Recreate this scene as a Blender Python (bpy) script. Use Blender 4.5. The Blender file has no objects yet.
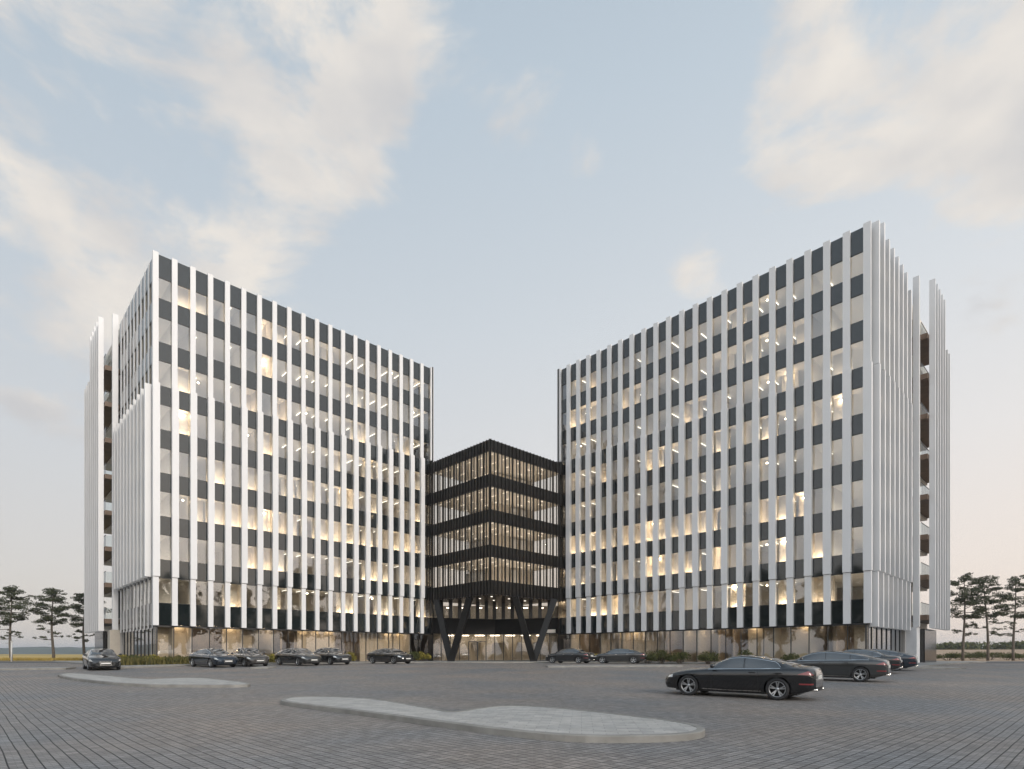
import bpy, bmesh, math, random
from mathutils import Vector, Matrix
from mathutils.geometry import tessellate_polygon
R = math.radians
random.seed(11)
scn = bpy.context.scene
COL = scn.collection
EYE = 1.40
F = 577.0
HZ = 655.0

# ------------------------------------------------------------------ ground height
def sstep(a, b, x):
    t = max(0.0, min(1.0, (x - a) / (b - a)))
    return t * t * (3 - 2 * t)
def gz(x, y):
    if y < 18: z = 0.0
    elif y < 50: z = (y - 18) * 0.0188
    else: z = 0.6016
    r = math.hypot(x, y)
    rise = 1.1 + 2.1 * sstep(-20, 60, x)
    return z + rise * sstep(105, 330, r) * (1 if y > 0 else 0.3)
def unproj(px, py, lift=0.0):
    """point of the ground that the photograph shows at px, py (used once to take measurements)"""
    u = (px - 512) / F; v = (HZ - py) / F
    lo, hi = 3.0, 400.0
    for _ in range(60):
        m = (lo + hi) / 2
        if EYE + v * m > gz(u * m, m) + lift: lo = m
        else: hi = m
    return (u * lo, lo)

# ------------------------------------------------------------------ materials
MATS = {}
def new_mat(name):
    m = bpy.data.materials.new(name); m.use_nodes = True
    nt = m.node_tree; nt.nodes.clear()
    out = nt.nodes.new('ShaderNodeOutputMaterial')
    MATS[name] = m
    return m, nt, out
def P(name, col, rough=0.5, metal=0.0, spec=0.5, noise=0.0, nscale=3.0, bump=0.0, bscale=30, coat=0.0, stretch=(1, 1, 1), space='Object'):
    m, nt, out = new_mat(name)
    b = nt.nodes.new('ShaderNodeBsdfPrincipled')
    b.inputs['Base Color'].default_value = (*col, 1)
    b.inputs['Roughness'].default_value = rough
    b.inputs['Metallic'].default_value = metal
    b.inputs['Specular IOR Level'].default_value = spec
    b.inputs['Coat Weight'].default_value = coat
    b.inputs['Coat Roughness'].default_value = 0.04
    nt.links.new(b.outputs[0], out.inputs[0])
    if noise or bump:
        tc = nt.nodes.new('ShaderNodeTexCoord'); mp = nt.nodes.new('ShaderNodeMapping')
        mp.inputs['Scale'].default_value = stretch
        nt.links.new(tc.outputs[space], mp.inputs[0])
    if noise:
        n = nt.nodes.new('ShaderNodeTexNoise'); n.inputs['Scale'].default_value = nscale; n.inputs['Detail'].default_value = 6
        nt.links.new(mp.outputs[0], n.inputs['Vector'])
        r = nt.nodes.new('ShaderNodeMapRange')
        r.inputs['From Min'].default_value = 0.3; r.inputs['From Max'].default_value = 0.7
        r.inputs['To Min'].default_value = 1 - noise; r.inputs['To Max'].default_value = 1 + noise
        nt.links.new(n.outputs[0], r.inputs[0])
        mx = nt.nodes.new('ShaderNodeVectorMath'); mx.operation = 'SCALE'
        mx.inputs[0].default_value = col
        nt.links.new(r.outputs[0], mx.inputs['Scale'])
        nt.links.new(mx.outputs[0], b.inputs['Base Color'])
    if bump:
        n2 = nt.nodes.new('ShaderNodeTexNoise'); n2.inputs['Scale'].default_value = bscale; n2.inputs['Detail'].default_value = 4
        nt.links.new(mp.outputs[0], n2.inputs['Vector'])
        bp = nt.nodes.new('ShaderNodeBump'); bp.inputs['Strength'].default_value = bump; bp.inputs['Distance'].default_value = 0.02
        nt.links.new(n2.outputs[0], bp.inputs['Height']); nt.links.new(bp.outputs[0], b.inputs['Normal'])
    return m
def EM(name, col, s):
    m, nt, out = new_mat(name)
    e = nt.nodes.new('ShaderNodeEmission'); e.inputs[0].default_value = (*col, 1); e.inputs[1].default_value = s
    nt.links.new(e.outputs[0], out.inputs[0]); return m
def GLASS(name, f0=0.12, tint=(0.88, 0.90, 0.88), wav=0.015, wscale=0.6, rough=0.0, dark=0.0):
    """pane: transparent with a mirror coat that grows towards grazing view, slightly wavy"""
    m, nt, out = new_mat(name)
    L = nt.links
    tr = nt.nodes.new('ShaderNodeBsdfTransparent'); tr.inputs[0].default_value = (*tint, 1)
    gl = nt.nodes.new('ShaderNodeBsdfGlossy'); gl.inputs['Roughness'].default_value = rough
    gl.inputs[0].default_value = (0.93, 0.96, 1.0, 1)
    geo = nt.nodes.new('ShaderNodeNewGeometry')
    dot = nt.nodes.new('ShaderNodeVectorMath'); dot.operation = 'DOT_PRODUCT'
    L.new(geo.outputs['Incoming'], dot.inputs[0]); L.new(geo.outputs['Normal'], dot.inputs[1])
    ab = nt.nodes.new('ShaderNodeMath'); ab.operation = 'ABSOLUTE'; L.new(dot.outputs['Value'], ab.inputs[0])
    om = nt.nodes.new('ShaderNodeMath'); om.operation = 'SUBTRACT'; om.inputs[0].default_value = 1; L.new(ab.outputs[0], om.inputs[1])
    pw = nt.nodes.new('ShaderNodeMath'); pw.operation = 'POWER'; L.new(om.outputs[0], pw.inputs[0]); pw.inputs[1].default_value = 4
    ml = nt.nodes.new('ShaderNodeMath'); ml.operation = 'MULTIPLY_ADD'; L.new(pw.outputs[0], ml.inputs[0])
    ml.inputs[1].default_value = 1 - f0; ml.inputs[2].default_value = f0
    tc = nt.nodes.new('ShaderNodeTexCoord')
    n = nt.nodes.new('ShaderNodeTexNoise'); n.inputs['Scale'].default_value = wscale; n.inputs['Detail'].default_value = 2
    L.new(tc.outputs['Object'], n.inputs['Vector'])
    bp = nt.nodes.new('ShaderNodeBump'); bp.inputs['Strength'].default_value = 1; bp.inputs['Distance'].default_value = wav
    L.new(n.outputs[0], bp.inputs['Height']); L.new(bp.outputs[0], gl.inputs['Normal'])
    mx = nt.nodes.new('ShaderNodeMixShader')
    L.new(ml.outputs[0], mx.inputs[0]); L.new(tr.outputs[0], mx.inputs[1]); L.new(gl.outputs[0], mx.inputs[2])
    L.new(mx.outputs[0], out.inputs[0])
    return m

white = P('white_fin_metal', (0.76, 0.76, 0.765), 0.42, noise=0.03, nscale=0.25)
def islandtone(m, amt):
    nt = m.node_tree; b = [n for n in nt.nodes if n.type == 'BSDF_PRINCIPLED'][0]
    src = b.inputs['Base Color'].links[0].from_socket if b.inputs['Base Color'].links else None
    g = nt.nodes.new('ShaderNodeNewGeometry'); r = nt.nodes.new('ShaderNodeMapRange')
    r.inputs[3].default_value = 1 - amt; r.inputs[4].default_value = 1.0; nt.links.new(g.outputs['Random Per Island'], r.inputs[0])
    s = nt.nodes.new('ShaderNodeVectorMath'); s.operation = 'SCALE'; nt.links.new(r.outputs[0], s.inputs['Scale'])
    if src: nt.links.new(src, s.inputs[0])
    else: s.inputs[0].default_value = b.inputs['Base Color'].default_value[:3]
    nt.links.new(s.outputs[0], b.inputs['Base Color'])
islandtone(white, 0.13)
panel_grey = P('spandrel_glass', (0.012, 0.017, 0.018), 0.05, spec=0.9)
black_metal = P('black_metal', (0.010, 0.009, 0.008), 0.33, spec=0.5, noise=0.15, nscale=0.8)
vcol_m = P('column_paint', (0.009, 0.0085, 0.008), 0.5, spec=.3)
black_glass = P('black_glass', (0.010, 0.009, 0.009), 0.08, spec=0.6)
frame_m = P('window_frame', (0.030, 0.030, 0.030), 0.4)
plaster = P('plaster', (0.62, 0.57, 0.50), 0.9, noise=0.05, nscale=0.5)
ceiling_m = P('ceiling_tile', (0.70, 0.66, 0.60), 0.9)
wood = P('soffit_wood', (0.13, 0.085, 0.055), 0.55, noise=0.2, nscale=2)
bronze = P('soffit_bronze', (0.16, 0.11, 0.07), 0.25, metal=0.6, noise=0.2, nscale=1)
beige = P('cream_cladding', (0.50, 0.45, 0.38), 0.7, noise=0.06)
lobby_m = P('lobby_wall', (0.42, 0.34, 0.26), 0.6, noise=.35, nscale=.5)
floor_m = P('office_floor', (0.25, 0.23, 0.21), 0.7)
roofm = P('roof_membrane', (0.2, 0.2, 0.2), 0.9)
pane_m = GLASS('window_pane', 0.22)
pane_link = GLASS('link_pane', 0.13, tint=(0.86, 0.82, 0.76))
pane_gf = GLASS('shopfront_pane', 0.19, tint=(0.86, 0.82, 0.75), wav=0.005)
rail_m = GLASS('rail_glass', 0.08, tint=(0.8, 0.85, 0.85))
lamp_w = EM('lamp_linear', (1.0, 0.90, 0.76), 4)
lamp_added_fill = EM('lamp_added_fill', (1.0, 0.84, 0.67), 4.3)
lamp_y = EM('lamp_warm', (1.0, 0.78, 0.52), 22)
islandtone(panel_grey, 0.35)
lamp_low = EM('lamp_low', (1.0, 0.74, 0.47), 60)
lamp_hall = EM('lamp_hall', (1.0, .88, .72), 12)
lamp_link = EM('lamp_link', (1.0, 0.88, 0.73), 4)
lamp_c = EM('lamp_cool', (1.0, 0.90, 0.76), 1.9)
curtain = P('curtain_cloth', (0.62, 0.55, 0.45), 0.95, bump=0.6, bscale=3, stretch=(6, 6, 0.1))

# ------------------------------------------------------------------ mesh builder
class MB:
    def __init__(s, xf=None): s.v = []; s.f = []; s.xf = xf or (lambda p: p); s.m = []; s.mi = []; s.cm = None; s.sm = []
    def setm(s, m):
        if m not in s.m: s.m.append(m)
        s.cm = s.m.index(m)
    def add(s, vs, fs, smooth=False):
        b = len(s.v); s.v += [s.xf(p) for p in vs]
        for f in fs: s.f.append([b + i for i in f]); s.mi.append(s.cm or 0); s.sm.append(smooth)
    def box(s, x0, x1, y0, y1, z0, z1):
        s.add([(x0,y0,z0),(x1,y0,z0),(x1,y1,z0),(x0,y1,z0),(x0,y0,z1),(x1,y0,z1),(x1,y1,z1),(x0,y1,z1)],
              [(0,3,2,1),(4,5,6,7),(0,1,5,4),(1,2,6,5),(2,3,7,6),(3,0,4,7)])
    def quad(s, *p): s.add(list(p), [tuple(range(len(p)))])
    def bar(s, a, b, w, d=None, up=(0,0,1)):
        a = Vector(a); b = Vector(b); d = d or w
        t = (b - a).normalized(); u = t.cross(Vector(up))
        if u.length < 1e-4: u = t.cross(Vector((0, 1, 0)))
        u.normalize(); v = t.cross(u); u *= w / 2; v *= d / 2
        s.add([tuple(q) for q in (a-u-v, a+u-v, a+u+v, a-u+v, b-u-v, b+u-v, b+u+v, b-u+v)],
              [(0,3,2,1),(4,5,6,7),(0,1,5,4),(1,2,6,5),(2,3,7,6),(3,0,4,7)])
    def tube(s, pts, rads, n=8, cap=True):
        rings = []; b0 = []
        for i, p in enumerate(pts):
            p = Vector(p); q = Vector(pts[min(i + 1, len(pts) - 1)]) - Vector(pts[max(i - 1, 0)])
            t = q.normalized(); u = t.cross(Vector((0.3, 0.9, 0.1))).normalized(); v = t.cross(u)
            rings.append([tuple(p + (u * math.cos(k * 2 * math.pi / n) + v * math.sin(k * 2 * math.pi / n)) * rads[i]) for k in range(n)])
        vs = [q for r in rings for q in r]; fs = []
        for i in range(len(pts) - 1):
            for k in range(n):
                a = i * n + k; c = i * n + (k + 1) % n
                fs.append((a, c, c + n, a + n))
        if cap: fs.append(tuple(range(n - 1, -1, -1))); fs.append(tuple((len(pts) - 1) * n + k for k in range(n)))
        s.add(vs, fs, True)
    def build(s, name, mat=None, parent=None, recalc=True, origin=None):
        me = bpy.data.meshes.new(name)
        o0 = Vector(origin) if origin is not None else Vector((0, 0, 0))
        me.from_pydata([tuple(Vector(p) - o0) for p in s.v], [], s.f); 
        for m in (s.m if s.m else [mat]): me.materials.append(m)
        for p, i, q in zip(me.polygons, s.mi, s.sm): p.material_index = i if s.m else 0; p.use_smooth = q
        if recalc:
            bm = bmesh.new(); bm.from_mesh(me); bmesh.ops.recalc_face_normals(bm, faces=bm.faces); bm.to_mesh(me); bm.free()
        o = bpy.data.objects.new(name, me); COL.objects.link(o)
        if parent is not None: o.parent = parent
        if origin is not None and parent is None: o.location = origin
        return o
def tag(o, label=None, cat=None, group=None, kind=None):
    if label: o['label'] = label
    if cat: o['category'] = cat
    if group: o['group'] = group
    if kind: o['kind'] = kind
    return o
def empty(name, loc, rz=0.0):
    o = bpy.data.objects.new(name, None); o.location = loc; o.rotation_euler = (0, 0, rz); o.empty_display_size = 0.5
    COL.objects.link(o); return o
def copy_tree(o, parent=None):
    c = o.copy(); COL.objects.link(c); c.parent = parent
    for ch in list(o.children): copy_tree(ch, c)
    return c

# ------------------------------------------------------------------ world
TH = R(43.795)
ca, sa = math.cos(TH), math.sin(TH)
SUN_AZ = R(-48); SUN_EL = R(22)
w = bpy.data.worlds.new('World'); scn.world = w; w.use_nodes = True
nt = w.node_tree; nt.nodes.clear(); L = nt.links
def N(t, **k):
    n = nt.nodes.new(t)
    for a, b in k.items(): setattr(n, a, b)
    return n
def math_(op, a, b=None, c=None):
    n = N('ShaderNodeMath', operation=op)
    for i, q in enumerate((a, b, c)):
        if q is None: continue
        if isinstance(q, (int, float)): n.inputs[i].default_value = q
        else: L.new(q, n.inputs[i])
    return n.outputs[0]
out = N('ShaderNodeOutputWorld'); bg = N('ShaderNodeBackground'); L.new(bg.outputs[0], out.inputs[0])
sky = N('ShaderNodeTexSky'); sky.sky_type = 'NISHITA'; sky.sun_disc = False
sky.sun_elevation = SUN_EL; sky.sun_rotation = math.pi / 2 - SUN_AZ; sky.air_density = 1.0; sky.dust_density = 2.0; sky.ozone_density = 1.5
tc = N('ShaderNodeTexCoord'); sep = N('ShaderNodeSeparateXYZ'); L.new(tc.outputs['Generated'], sep.inputs[0])
nrm = N('ShaderNodeVectorMath', operation='NORMALIZE'); L.new(tc.outputs['Generated'], nrm.inputs[0])
el = math_('MAXIMUM', sep.outputs['Z'], 0.0)
# pale evening air over the physical sky: a colour ramp over elevation
ramp = N('ShaderNodeValToRGB'); L.new(el, ramp.inputs[0])
cr = ramp.color_ramp
def lin(r, g, b): return tuple(((c / 255 + 0.055) / 1.055) ** 2.4 if c > 10 else c / 3294 for c in (r, g, b))
stops = [(0.0, (245, 229, 215)), (0.12, (237, 229, 222)), (0.30, (228, 229, 230)), (0.48, (215, 223, 230)), (0.70, (195, 210, 223)), (1.0, (160, 180, 200))]
while len(cr.elements) < len(stops): cr.elements.new(0.5)
for e, (p_, c_) in zip(cr.elements, stops): e.position = p_; e.color = (*lin(*c_), 1)
# warmer, brighter side on the right of the picture (west)
warm = math_('MULTIPLY_ADD', sep.outputs['X'], 0.5, 0.5)
wr = N('ShaderNodeValToRGB'); L.new(warm, wr.inputs[0])
wr.color_ramp.elements[0].position = 0.1; wr.color_ramp.elements[0].color = (0.86, 0.88, 0.89, 1)
wr.color_ramp.elements[1].position = 0.85; wr.color_ramp.elements[1].color = (1.20, 1.14, 1.09, 1)
mw = N('ShaderNodeMix', data_type='RGBA', blend_type='MULTIPLY'); mw.inputs[0].default_value = 1
L.new(ramp.outputs[0], mw.inputs[6]); L.new(wr.outputs[0], mw.inputs[7])
skys = N('ShaderNodeVectorMath', operation='SCALE'); L.new(sky.outputs[0], skys.inputs[0]); skys.inputs['Scale'].default_value = 0.10
mixa = N('ShaderNodeMix', data_type='RGBA'); mixa.inputs[0].default_value = 0.88
L.new(skys.outputs[0], mixa.inputs[6]); L.new(mw.outputs[2], mixa.inputs[7])
# clouds: noise on a cloud plane, gathered into banks by direction
div = N('ShaderNodeVectorMath', operation='DIVIDE')
zz = math_('ADD', el, 0.55); cz = N('ShaderNodeCombineXYZ'); L.new(zz, cz.inputs[0]); L.new(zz, cz.inputs[1]); cz.inputs[2].default_value = 1
L.new(nrm.outputs[0], div.inputs[0]); L.new(cz.outputs[0], div.inputs[1])
n1 = N('ShaderNodeTexNoise'); n1.inputs['Scale'].default_value = 4.2; n1.inputs['Detail'].default_value = 9; n1.inputs['Roughness'].default_value = 0.60; n1.inputs['Distortion'].default_value = 0.25
st_ = N('ShaderNodeVectorMath', operation='MULTIPLY'); L.new(nrm.outputs[0], st_.inputs[0]); st_.inputs[1].default_value = (1, 1, 1.9); L.new(st_.outputs[0], n1.inputs['Vector'])
banks = [(170, 30, 0.26, 1.0), (60, 70, 0.20, 0.9), (330, 25, 0.12, 0.7), (260, 115, 0.09, 0.6), (90, 215, 0.15, 0.6), (220, 205, 0.10, 0.6), (10, 270, 0.12, 0.5),
         (40, 385, 0.09, 0.7), (890, 55, 0.16, 0.85), (820, 100, 0.10, 0.6), (950, 40, 0.12, 0.5), (697, 280, 0.05, 0.9), (1015, 165, 0.07, 0.8), (560, 45, 0.05, 0.2),
         (595, 150, 0.05, 0.5), (655, 60, 0.04, 0.5), (1010, 310, 0.06, 0.5), (975, 345, 0.04, 0.5), (515, 125, 0.06, 0.35), (470, 400, 0.06, 0.35)]
acc = None
for bx_, by_, s_, a_ in banks:
    d_ = Vector(((bx_ - 512) / F, 1, (HZ - by_) / F)).normalized()
    dt = N('ShaderNodeVectorMath', operation='DOT_PRODUCT'); L.new(nrm.outputs[0], dt.inputs[0]); dt.inputs[1].default_value = d_
    k = math_('SUBTRACT', dt.outputs['Value'], 1.0)
    k = math_('MULTIPLY', k, 2.0 / (s_ * s_)); k = math_('EXPONENT', k); k = math_('MULTIPLY', k, a_)
    acc = k if acc is None else math_('ADD', acc, k)
# elsewhere in the sky (behind and above the camera) scattered cloud of even amount
back = math_('MULTIPLY_ADD', sep.outputs['Y'], -0.55, 0.0); back = math_('MAXIMUM', back, 0.0)
acc = math_('ADD', acc, back)
acc = math_('MINIMUM', acc, 0.86)
m1 = math_('MULTIPLY_ADD', acc, 0.36, -0.08)
m1 = math_('ADD', m1, n1.outputs[0])
mr = N('ShaderNodeMapRange', interpolation_type='SMOOTHSTEP'); L.new(m1, mr.inputs[0])
mr.inputs['From Min'].default_value = 0.625; mr.inputs['From Max'].default_value = 0.80
mr.inputs['To Max'].default_value = 0.90
cmul = mr.outputs[0]
n2 = N('ShaderNodeTexNoise'); n2.inputs['Scale'].default_value = 6; n2.inputs['Detail'].default_value = 6; L.new(st_.outputs[0], n2.inputs['Vector'])
cc = N('ShaderNodeValToRGB'); L.new(n2.outputs[0], cc.inputs[0])
cc.color_ramp.elements[0].position = 0.3; cc.color_ramp.elements[0].color = (*lin(206, 205, 206), 1)
cc.color_ramp.elements[1].position = 0.65; cc.color_ramp.elements[1].color = (*lin(240, 233, 224), 1)
mixc = N('ShaderNodeMix', data_type='RGBA'); L.new(cmul, mixc.inputs[0]); L.new(mixa.outputs[2], mixc.inputs[6]); L.new(cc.outputs[0], mixc.inputs[7])
# the sky behind the camera, round the low sun, is brighter than the one in view
glow = math_('MULTIPLY', sep.outputs['Y'], -1.0); glow = math_('MAXIMUM', glow, 0.0); glow = math_('MULTIPLY_ADD', glow, 1.3, 1.0)
fin_ = N('ShaderNodeVectorMath', operation='SCALE'); L.new(mixc.outputs[2], fin_.inputs[0]); L.new(glow, fin_.inputs['Scale'])
L.new(fin_.outputs[0], bg.inputs[0]); bg.inputs[1].default_value = 1.0

sun = bpy.data.lights.new('sun', 'SUN'); sun.energy = 1.75; sun.angle = R(11); sun.color = (1.0, 0.92, 0.83)
so = bpy.data.objects.new('sun', sun); COL.objects.link(so)
sd = Vector((math.cos(SUN_AZ) * math.cos(SUN_EL), math.sin(SUN_AZ) * math.cos(SUN_EL), math.sin(SUN_EL)))
so.rotation_euler = sd.to_track_quat('Z', 'Y').to_euler(); so.location = sd * 50

cam = bpy.data.cameras.new('camera'); co = bpy.data.objects.new('camera', cam); COL.objects.link(co)
co.location = (0, 0, EYE); co.rotation_euler = (R(90), 0, 0)
cam.sensor_width = 36; cam.sensor_fit = 'HORIZONTAL'; cam.lens = 36 * F / 1024
cam.shift_y = (HZ - 384.5) / 1024; cam.clip_end = 9000; cam.clip_start = 0.1
scn.camera = co
scn.view_settings.view_transform = 'Standard'; scn.view_settings.look = 'None'; scn.view_settings.exposure = 0.0; scn.view_settings.gamma = 1
scn.render.engine = 'CYCLES'
cy = scn.cycles
cy.use_denoising = True; cy.max_bounces = 7; cy.diffuse_bounces = 3; cy.glossy_bounces = 4; cy.transparent_max_bounces = 12
cy.sample_clamp_indirect = 4; cy.use_adaptive_sampling = True; cy.adaptive_threshold = 0.02
cy.caustics_reflective = False; cy.caustics_refractive = False

# ------------------------------------------------------------------ ground
def ground_material():
    m, nt, out = new_mat('paving_and_field'); L = nt.links
    def N(t, **k):
        n = nt.nodes.new(t)
        for a, b in k.items(): setattr(n, a, b)
        return n
    b = N('ShaderNodeBsdfPrincipled'); L.new(b.outputs[0], out.inputs[0])
    geo = N('ShaderNodeNewGeometry')
    mp = N('ShaderNodeMapping'); mp.inputs['Rotation'].default_value = (0, 0, -TH); L.new(geo.outputs['Position'], mp.inputs[0])
    # low-frequency warping so that the courses wander a little
    wn = N('ShaderNodeTexNoise'); wn.inputs['Scale'].default_value = 0.5; L.new(mp.outputs[0], wn.inputs['Vector'])
    ws = N('ShaderNodeVectorMath', operation='SCALE'); L.new(wn.outputs['Color'], ws.inputs[0]); ws.inputs['Scale'].default_value = 0.06
    wa = N('ShaderNodeVectorMath', operation='ADD'); L.new(mp.outputs[0], wa.inputs[0]); L.new(ws.outputs[0], wa.inputs[1])
    def brick(scale_w, scale_h, mortar, c1, c2, cm, off=0.5):
        n = N('ShaderNodeTexBrick'); n.offset = off; n.squash = 1
        n.inputs['Scale'].default_value = 1; n.inputs['Brick Width'].default_value = scale_w; n.inputs['Row Height'].default_value = scale_h
        n.inputs['Mortar Size'].default_value = mortar; n.inputs['Mortar Smooth'].default_value = 0.3
        n.inputs['Color1'].default_value = (*c1, 1); n.inputs['Color2'].default_value = (*c2, 1); n.inputs['Mortar'].default_value = (*cm, 1)
        L.new(wa.outputs[0], n.inputs['Vector']); return n
    bk = brick(0.16, 0.16, 0.0095, (0.335, 0.308, 0.283), (0.235, 0.216, 0.199), (0.035, 0.034, 0.033), 0.0)
    bk2 = brick(0.16, 0.08, 0.005, (1, 1, 1), (0.86, 0.86, 0.87), (0.55, 0.55, 0.56), 0.5)
    mul = N('ShaderNodeMix', data_type='RGBA', blend_type='MULTIPLY'); mul.inputs[0].default_value = 1
    L.new(bk.outputs[0], mul.inputs[6]); L.new(bk2.outputs[0], mul.inputs[7])
    # tone patches: warm and cool
    pn = N('ShaderNodeTexNoise'); pn.inputs['Scale'].default_value = 0.22; pn.inputs['Detail'].default_value = 7; L.new(geo.outputs['Position'], pn.inputs['Vector'])
    pr = N('ShaderNodeValToRGB'); L.new(pn.outputs[0], pr.inputs[0])
    pr.color_ramp.elements[0].position = 0.34; pr.color_ramp.elements[0].color = (0.80, 0.88, 0.97, 1)
    pr.color_ramp.elements[1].position = 0.66; pr.color_ramp.elements[1].color = (1.14, 1.06, 1.0, 1)
    mul2 = N('ShaderNodeMix', data_type='RGBA', blend_type='MULTIPLY'); mul2.inputs[0].default_value = 1
    L.new(mul.outputs[2], mul2.inputs[6]); L.new(pr.outputs[0], mul2.inputs[7])
    fn = N('ShaderNodeTexNoise'); fn.inputs['Scale'].default_value = 5.0; fn.inputs['Detail'].default_value = 8; fn.inputs['Roughness'].default_value = 0.7; L.new(geo.outputs['Position'], fn.inputs['Vector'])
    fr = N('ShaderNodeMapRange'); L.new(fn.outputs[0], fr.inputs[0]); fr.inputs[1].default_value = 0.3; fr.inputs[2].default_value = 0.7; fr.inputs[3].default_value = 0.78; fr.inputs[4].default_value = 1.2
    mul3 = N('ShaderNodeVectorMath', operation='SCALE'); L.new(mul2.outputs[2], mul3.inputs[0]); L.new(fr.outputs[0], mul3.inputs['Scale'])
    # field outside the paved square
    sp = N('ShaderNodeSeparateXYZ'); L.new(geo.outputs['Position'], sp.inputs[0])
    def mth(op, a, b_=None, c=None):
        n = N('ShaderNodeMath', operation=op)
        for i, q in enumerate((a, b_, c)):
            if q is None: continue
            if isinstance(q, (int, float)): n.inputs[i].default_value = q
            else: L.new(q, n.inputs[i])
        return n.outputs[0]
    ax = mth('ABSOLUTE', sp.outputs[0])
    outx = mth('GREATER_THAN', ax, 140.0); outy = mth('GREATER_THAN', sp.outputs[1], 74.0); outb = mth('LESS_THAN', sp.outputs[1], -80.0)
    fld = mth('MAXIMUM', mth('MAXIMUM', outx, outy), outb)
    g1 = N('ShaderNodeTexNoise'); g1.inputs['Scale'].default_value = 0.05; g1.inputs['Detail'].default_value = 8; L.new(geo.outputs['Position'], g1.inputs['Vector'])
    gr = N('ShaderNodeValToRGB'); L.new(g1.outputs[0], gr.inputs[0])
    e = gr.color_ramp.elements
    e[0].position = 0.35; e[0].color = (0.20, 0.17, 0.05, 1); e[1].position = 0.62; e[1].color = (0.50, 0.33, 0.08, 1)
    m2 = e.new(0.5); m2.color = (0.40, 0.27, 0.07, 1)
    # right-hand fields are redder stubble
    rt = N('ShaderNodeMapRange'); L.new(sp.outputs[0], rt.inputs[0]); rt.inputs[1].default_value = 0; rt.inputs[2].default_value = 60
    gm = N('ShaderNodeMix', data_type='RGBA'); L.new(rt.outputs[0], gm.inputs[0]); L.new(gr.outputs[0], gm.inputs[6]); gm.inputs[7].default_value = (0.34, 0.235, 0.15, 1)
    mixf = N('ShaderNodeMix', data_type='RGBA'); L.new(fld, mixf.inputs[0]); L.new(mul3.outputs[0], mixf.inputs[6]); L.new(gm.outputs[2], mixf.inputs[7])
    L.new(mixf.outputs[2], b.inputs['Base Color'])
    rr = N('ShaderNodeMapRange'); L.new(fn.outputs[0], rr.inputs[0]); rr.inputs[3].default_value = 0.45; rr.inputs[4].default_value = 0.75
    L.new(rr.outputs[0], b.inputs['Roughness']); b.inputs['Specular IOR Level'].default_value = 0.22
    bp = N('ShaderNodeBump'); bp.inputs['Strength'].default_value = 0.6; bp.inputs['Distance'].default_value = 0.01
    hm = mth('MULTIPLY_ADD', fn.outputs[0], 0.5, bk.outputs['Fac']); hm = mth('SUBTRACT', mth('MULTIPLY', fn.outputs[0], 0.5), bk.outputs['Fac'])
    L.new(hm, bp.inputs['Height']); L.new(bp.outputs[0], b.inputs['Normal'])
    return m
gm_ = ground_material()
mb = MB()
xs = [-6000, -2500, -1200, -700, -450, -320, -240, -180, -150, -120, -90, -60, -40, -20, 0, 20, 40, 60, 90, 120, 150, 180, 240, 320, 450, 700, 1200, 2500, 6000]
ys = [-3000, -800, -300, -100, -40, 0, 10, 18, 22, 26, 30, 34, 38, 42, 46, 50, 55, 60, 66, 74, 84, 95, 105, 120, 140, 160, 190, 220, 260, 300, 330, 360, 500, 800, 1400, 2500, 6000]
mb.add([(x, y, gz(x, y)) for y in ys for x in xs],
       [(j * len(xs) + i, j * len(xs) + i + 1, (j + 1) * len(xs) + i + 1, (j + 1) * len(xs) + i) for j in range(len(ys) - 1) for i in range(len(xs) - 1)])
g = mb.build('ground', gm_); tag(g, kind='structure')

# far wooded ridge and field hedges
hill_m = P('distant_wood', (0.045, 0.062, 0.05), 0.95, noise=0.35, nscale=0.03)
mb = MB()
rs = random.Random(4)
pts = []
for i in range(161):
    a = R(150) - i * R(120) / 160
    r = 1500
    h = 27 * (0.55 + 0.45 * math.sin(a * 7 + 1)) * sstep(R(96), R(118), a) + 9 + 2.5 * rs.random() + 3 * math.sin(a * 23)
    pts.append((math.cos(a) * r, math.sin(a) * r, h))
n = len(pts)
vs = []
for k, (f_, hh) in enumerate(((1.0, 0.0), (1.03, 0.75), (1.07, 1.0), (1.3, 1.0), (1.45, 0.0))):
    for p in pts: vs.append((p[0] * f_, p[1] * f_, p[2] * hh + 0.3 + (rs.random() * 1.8 if 0 < k < 4 else 0)))
mb.add(vs, [(k * n + i, k * n + i + 1, (k + 1) * n + i + 1, (k + 1) * n + i) for k in range(4) for i in range(n - 1)])
tag(mb.build('hills', hill_m), kind='structure')

# ------------------------------------------------------------------ foliage helper
def leafmat(name, c1, c2, rough=0.6):
    m, nt, out = new_mat(name); L = nt.links
    b = nt.nodes.new('ShaderNodeBsdfPrincipled'); b.inputs['Roughness'].default_value = rough
    b.inputs['Specular IOR Level'].default_value = 0.25
    t = nt.nodes.new('ShaderNodeBsdfTranslucent')
    mx = nt.nodes.new('ShaderNodeMixShader'); mx.inputs[0].default_value = 0.25
    geo = nt.nodes.new('ShaderNodeNewGeometry')
    r = nt.nodes.new('ShaderNodeValToRGB')
    r.color_ramp.elements[0].color = (*c1, 1); r.color_ramp.elements[1].color = (*c2, 1)
    L.new(geo.outputs['Random Per Island'], r.inputs[0]); L.new(r.outputs[0], b.inputs['Base Color']); L.new(r.outputs[0], t.inputs[0])
    L.new(b.outputs[0], mx.inputs[1]); L.new(t.outputs[0], mx.inputs[2]); L.new(mx.outputs[0], out.inputs[0])
    return m
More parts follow.
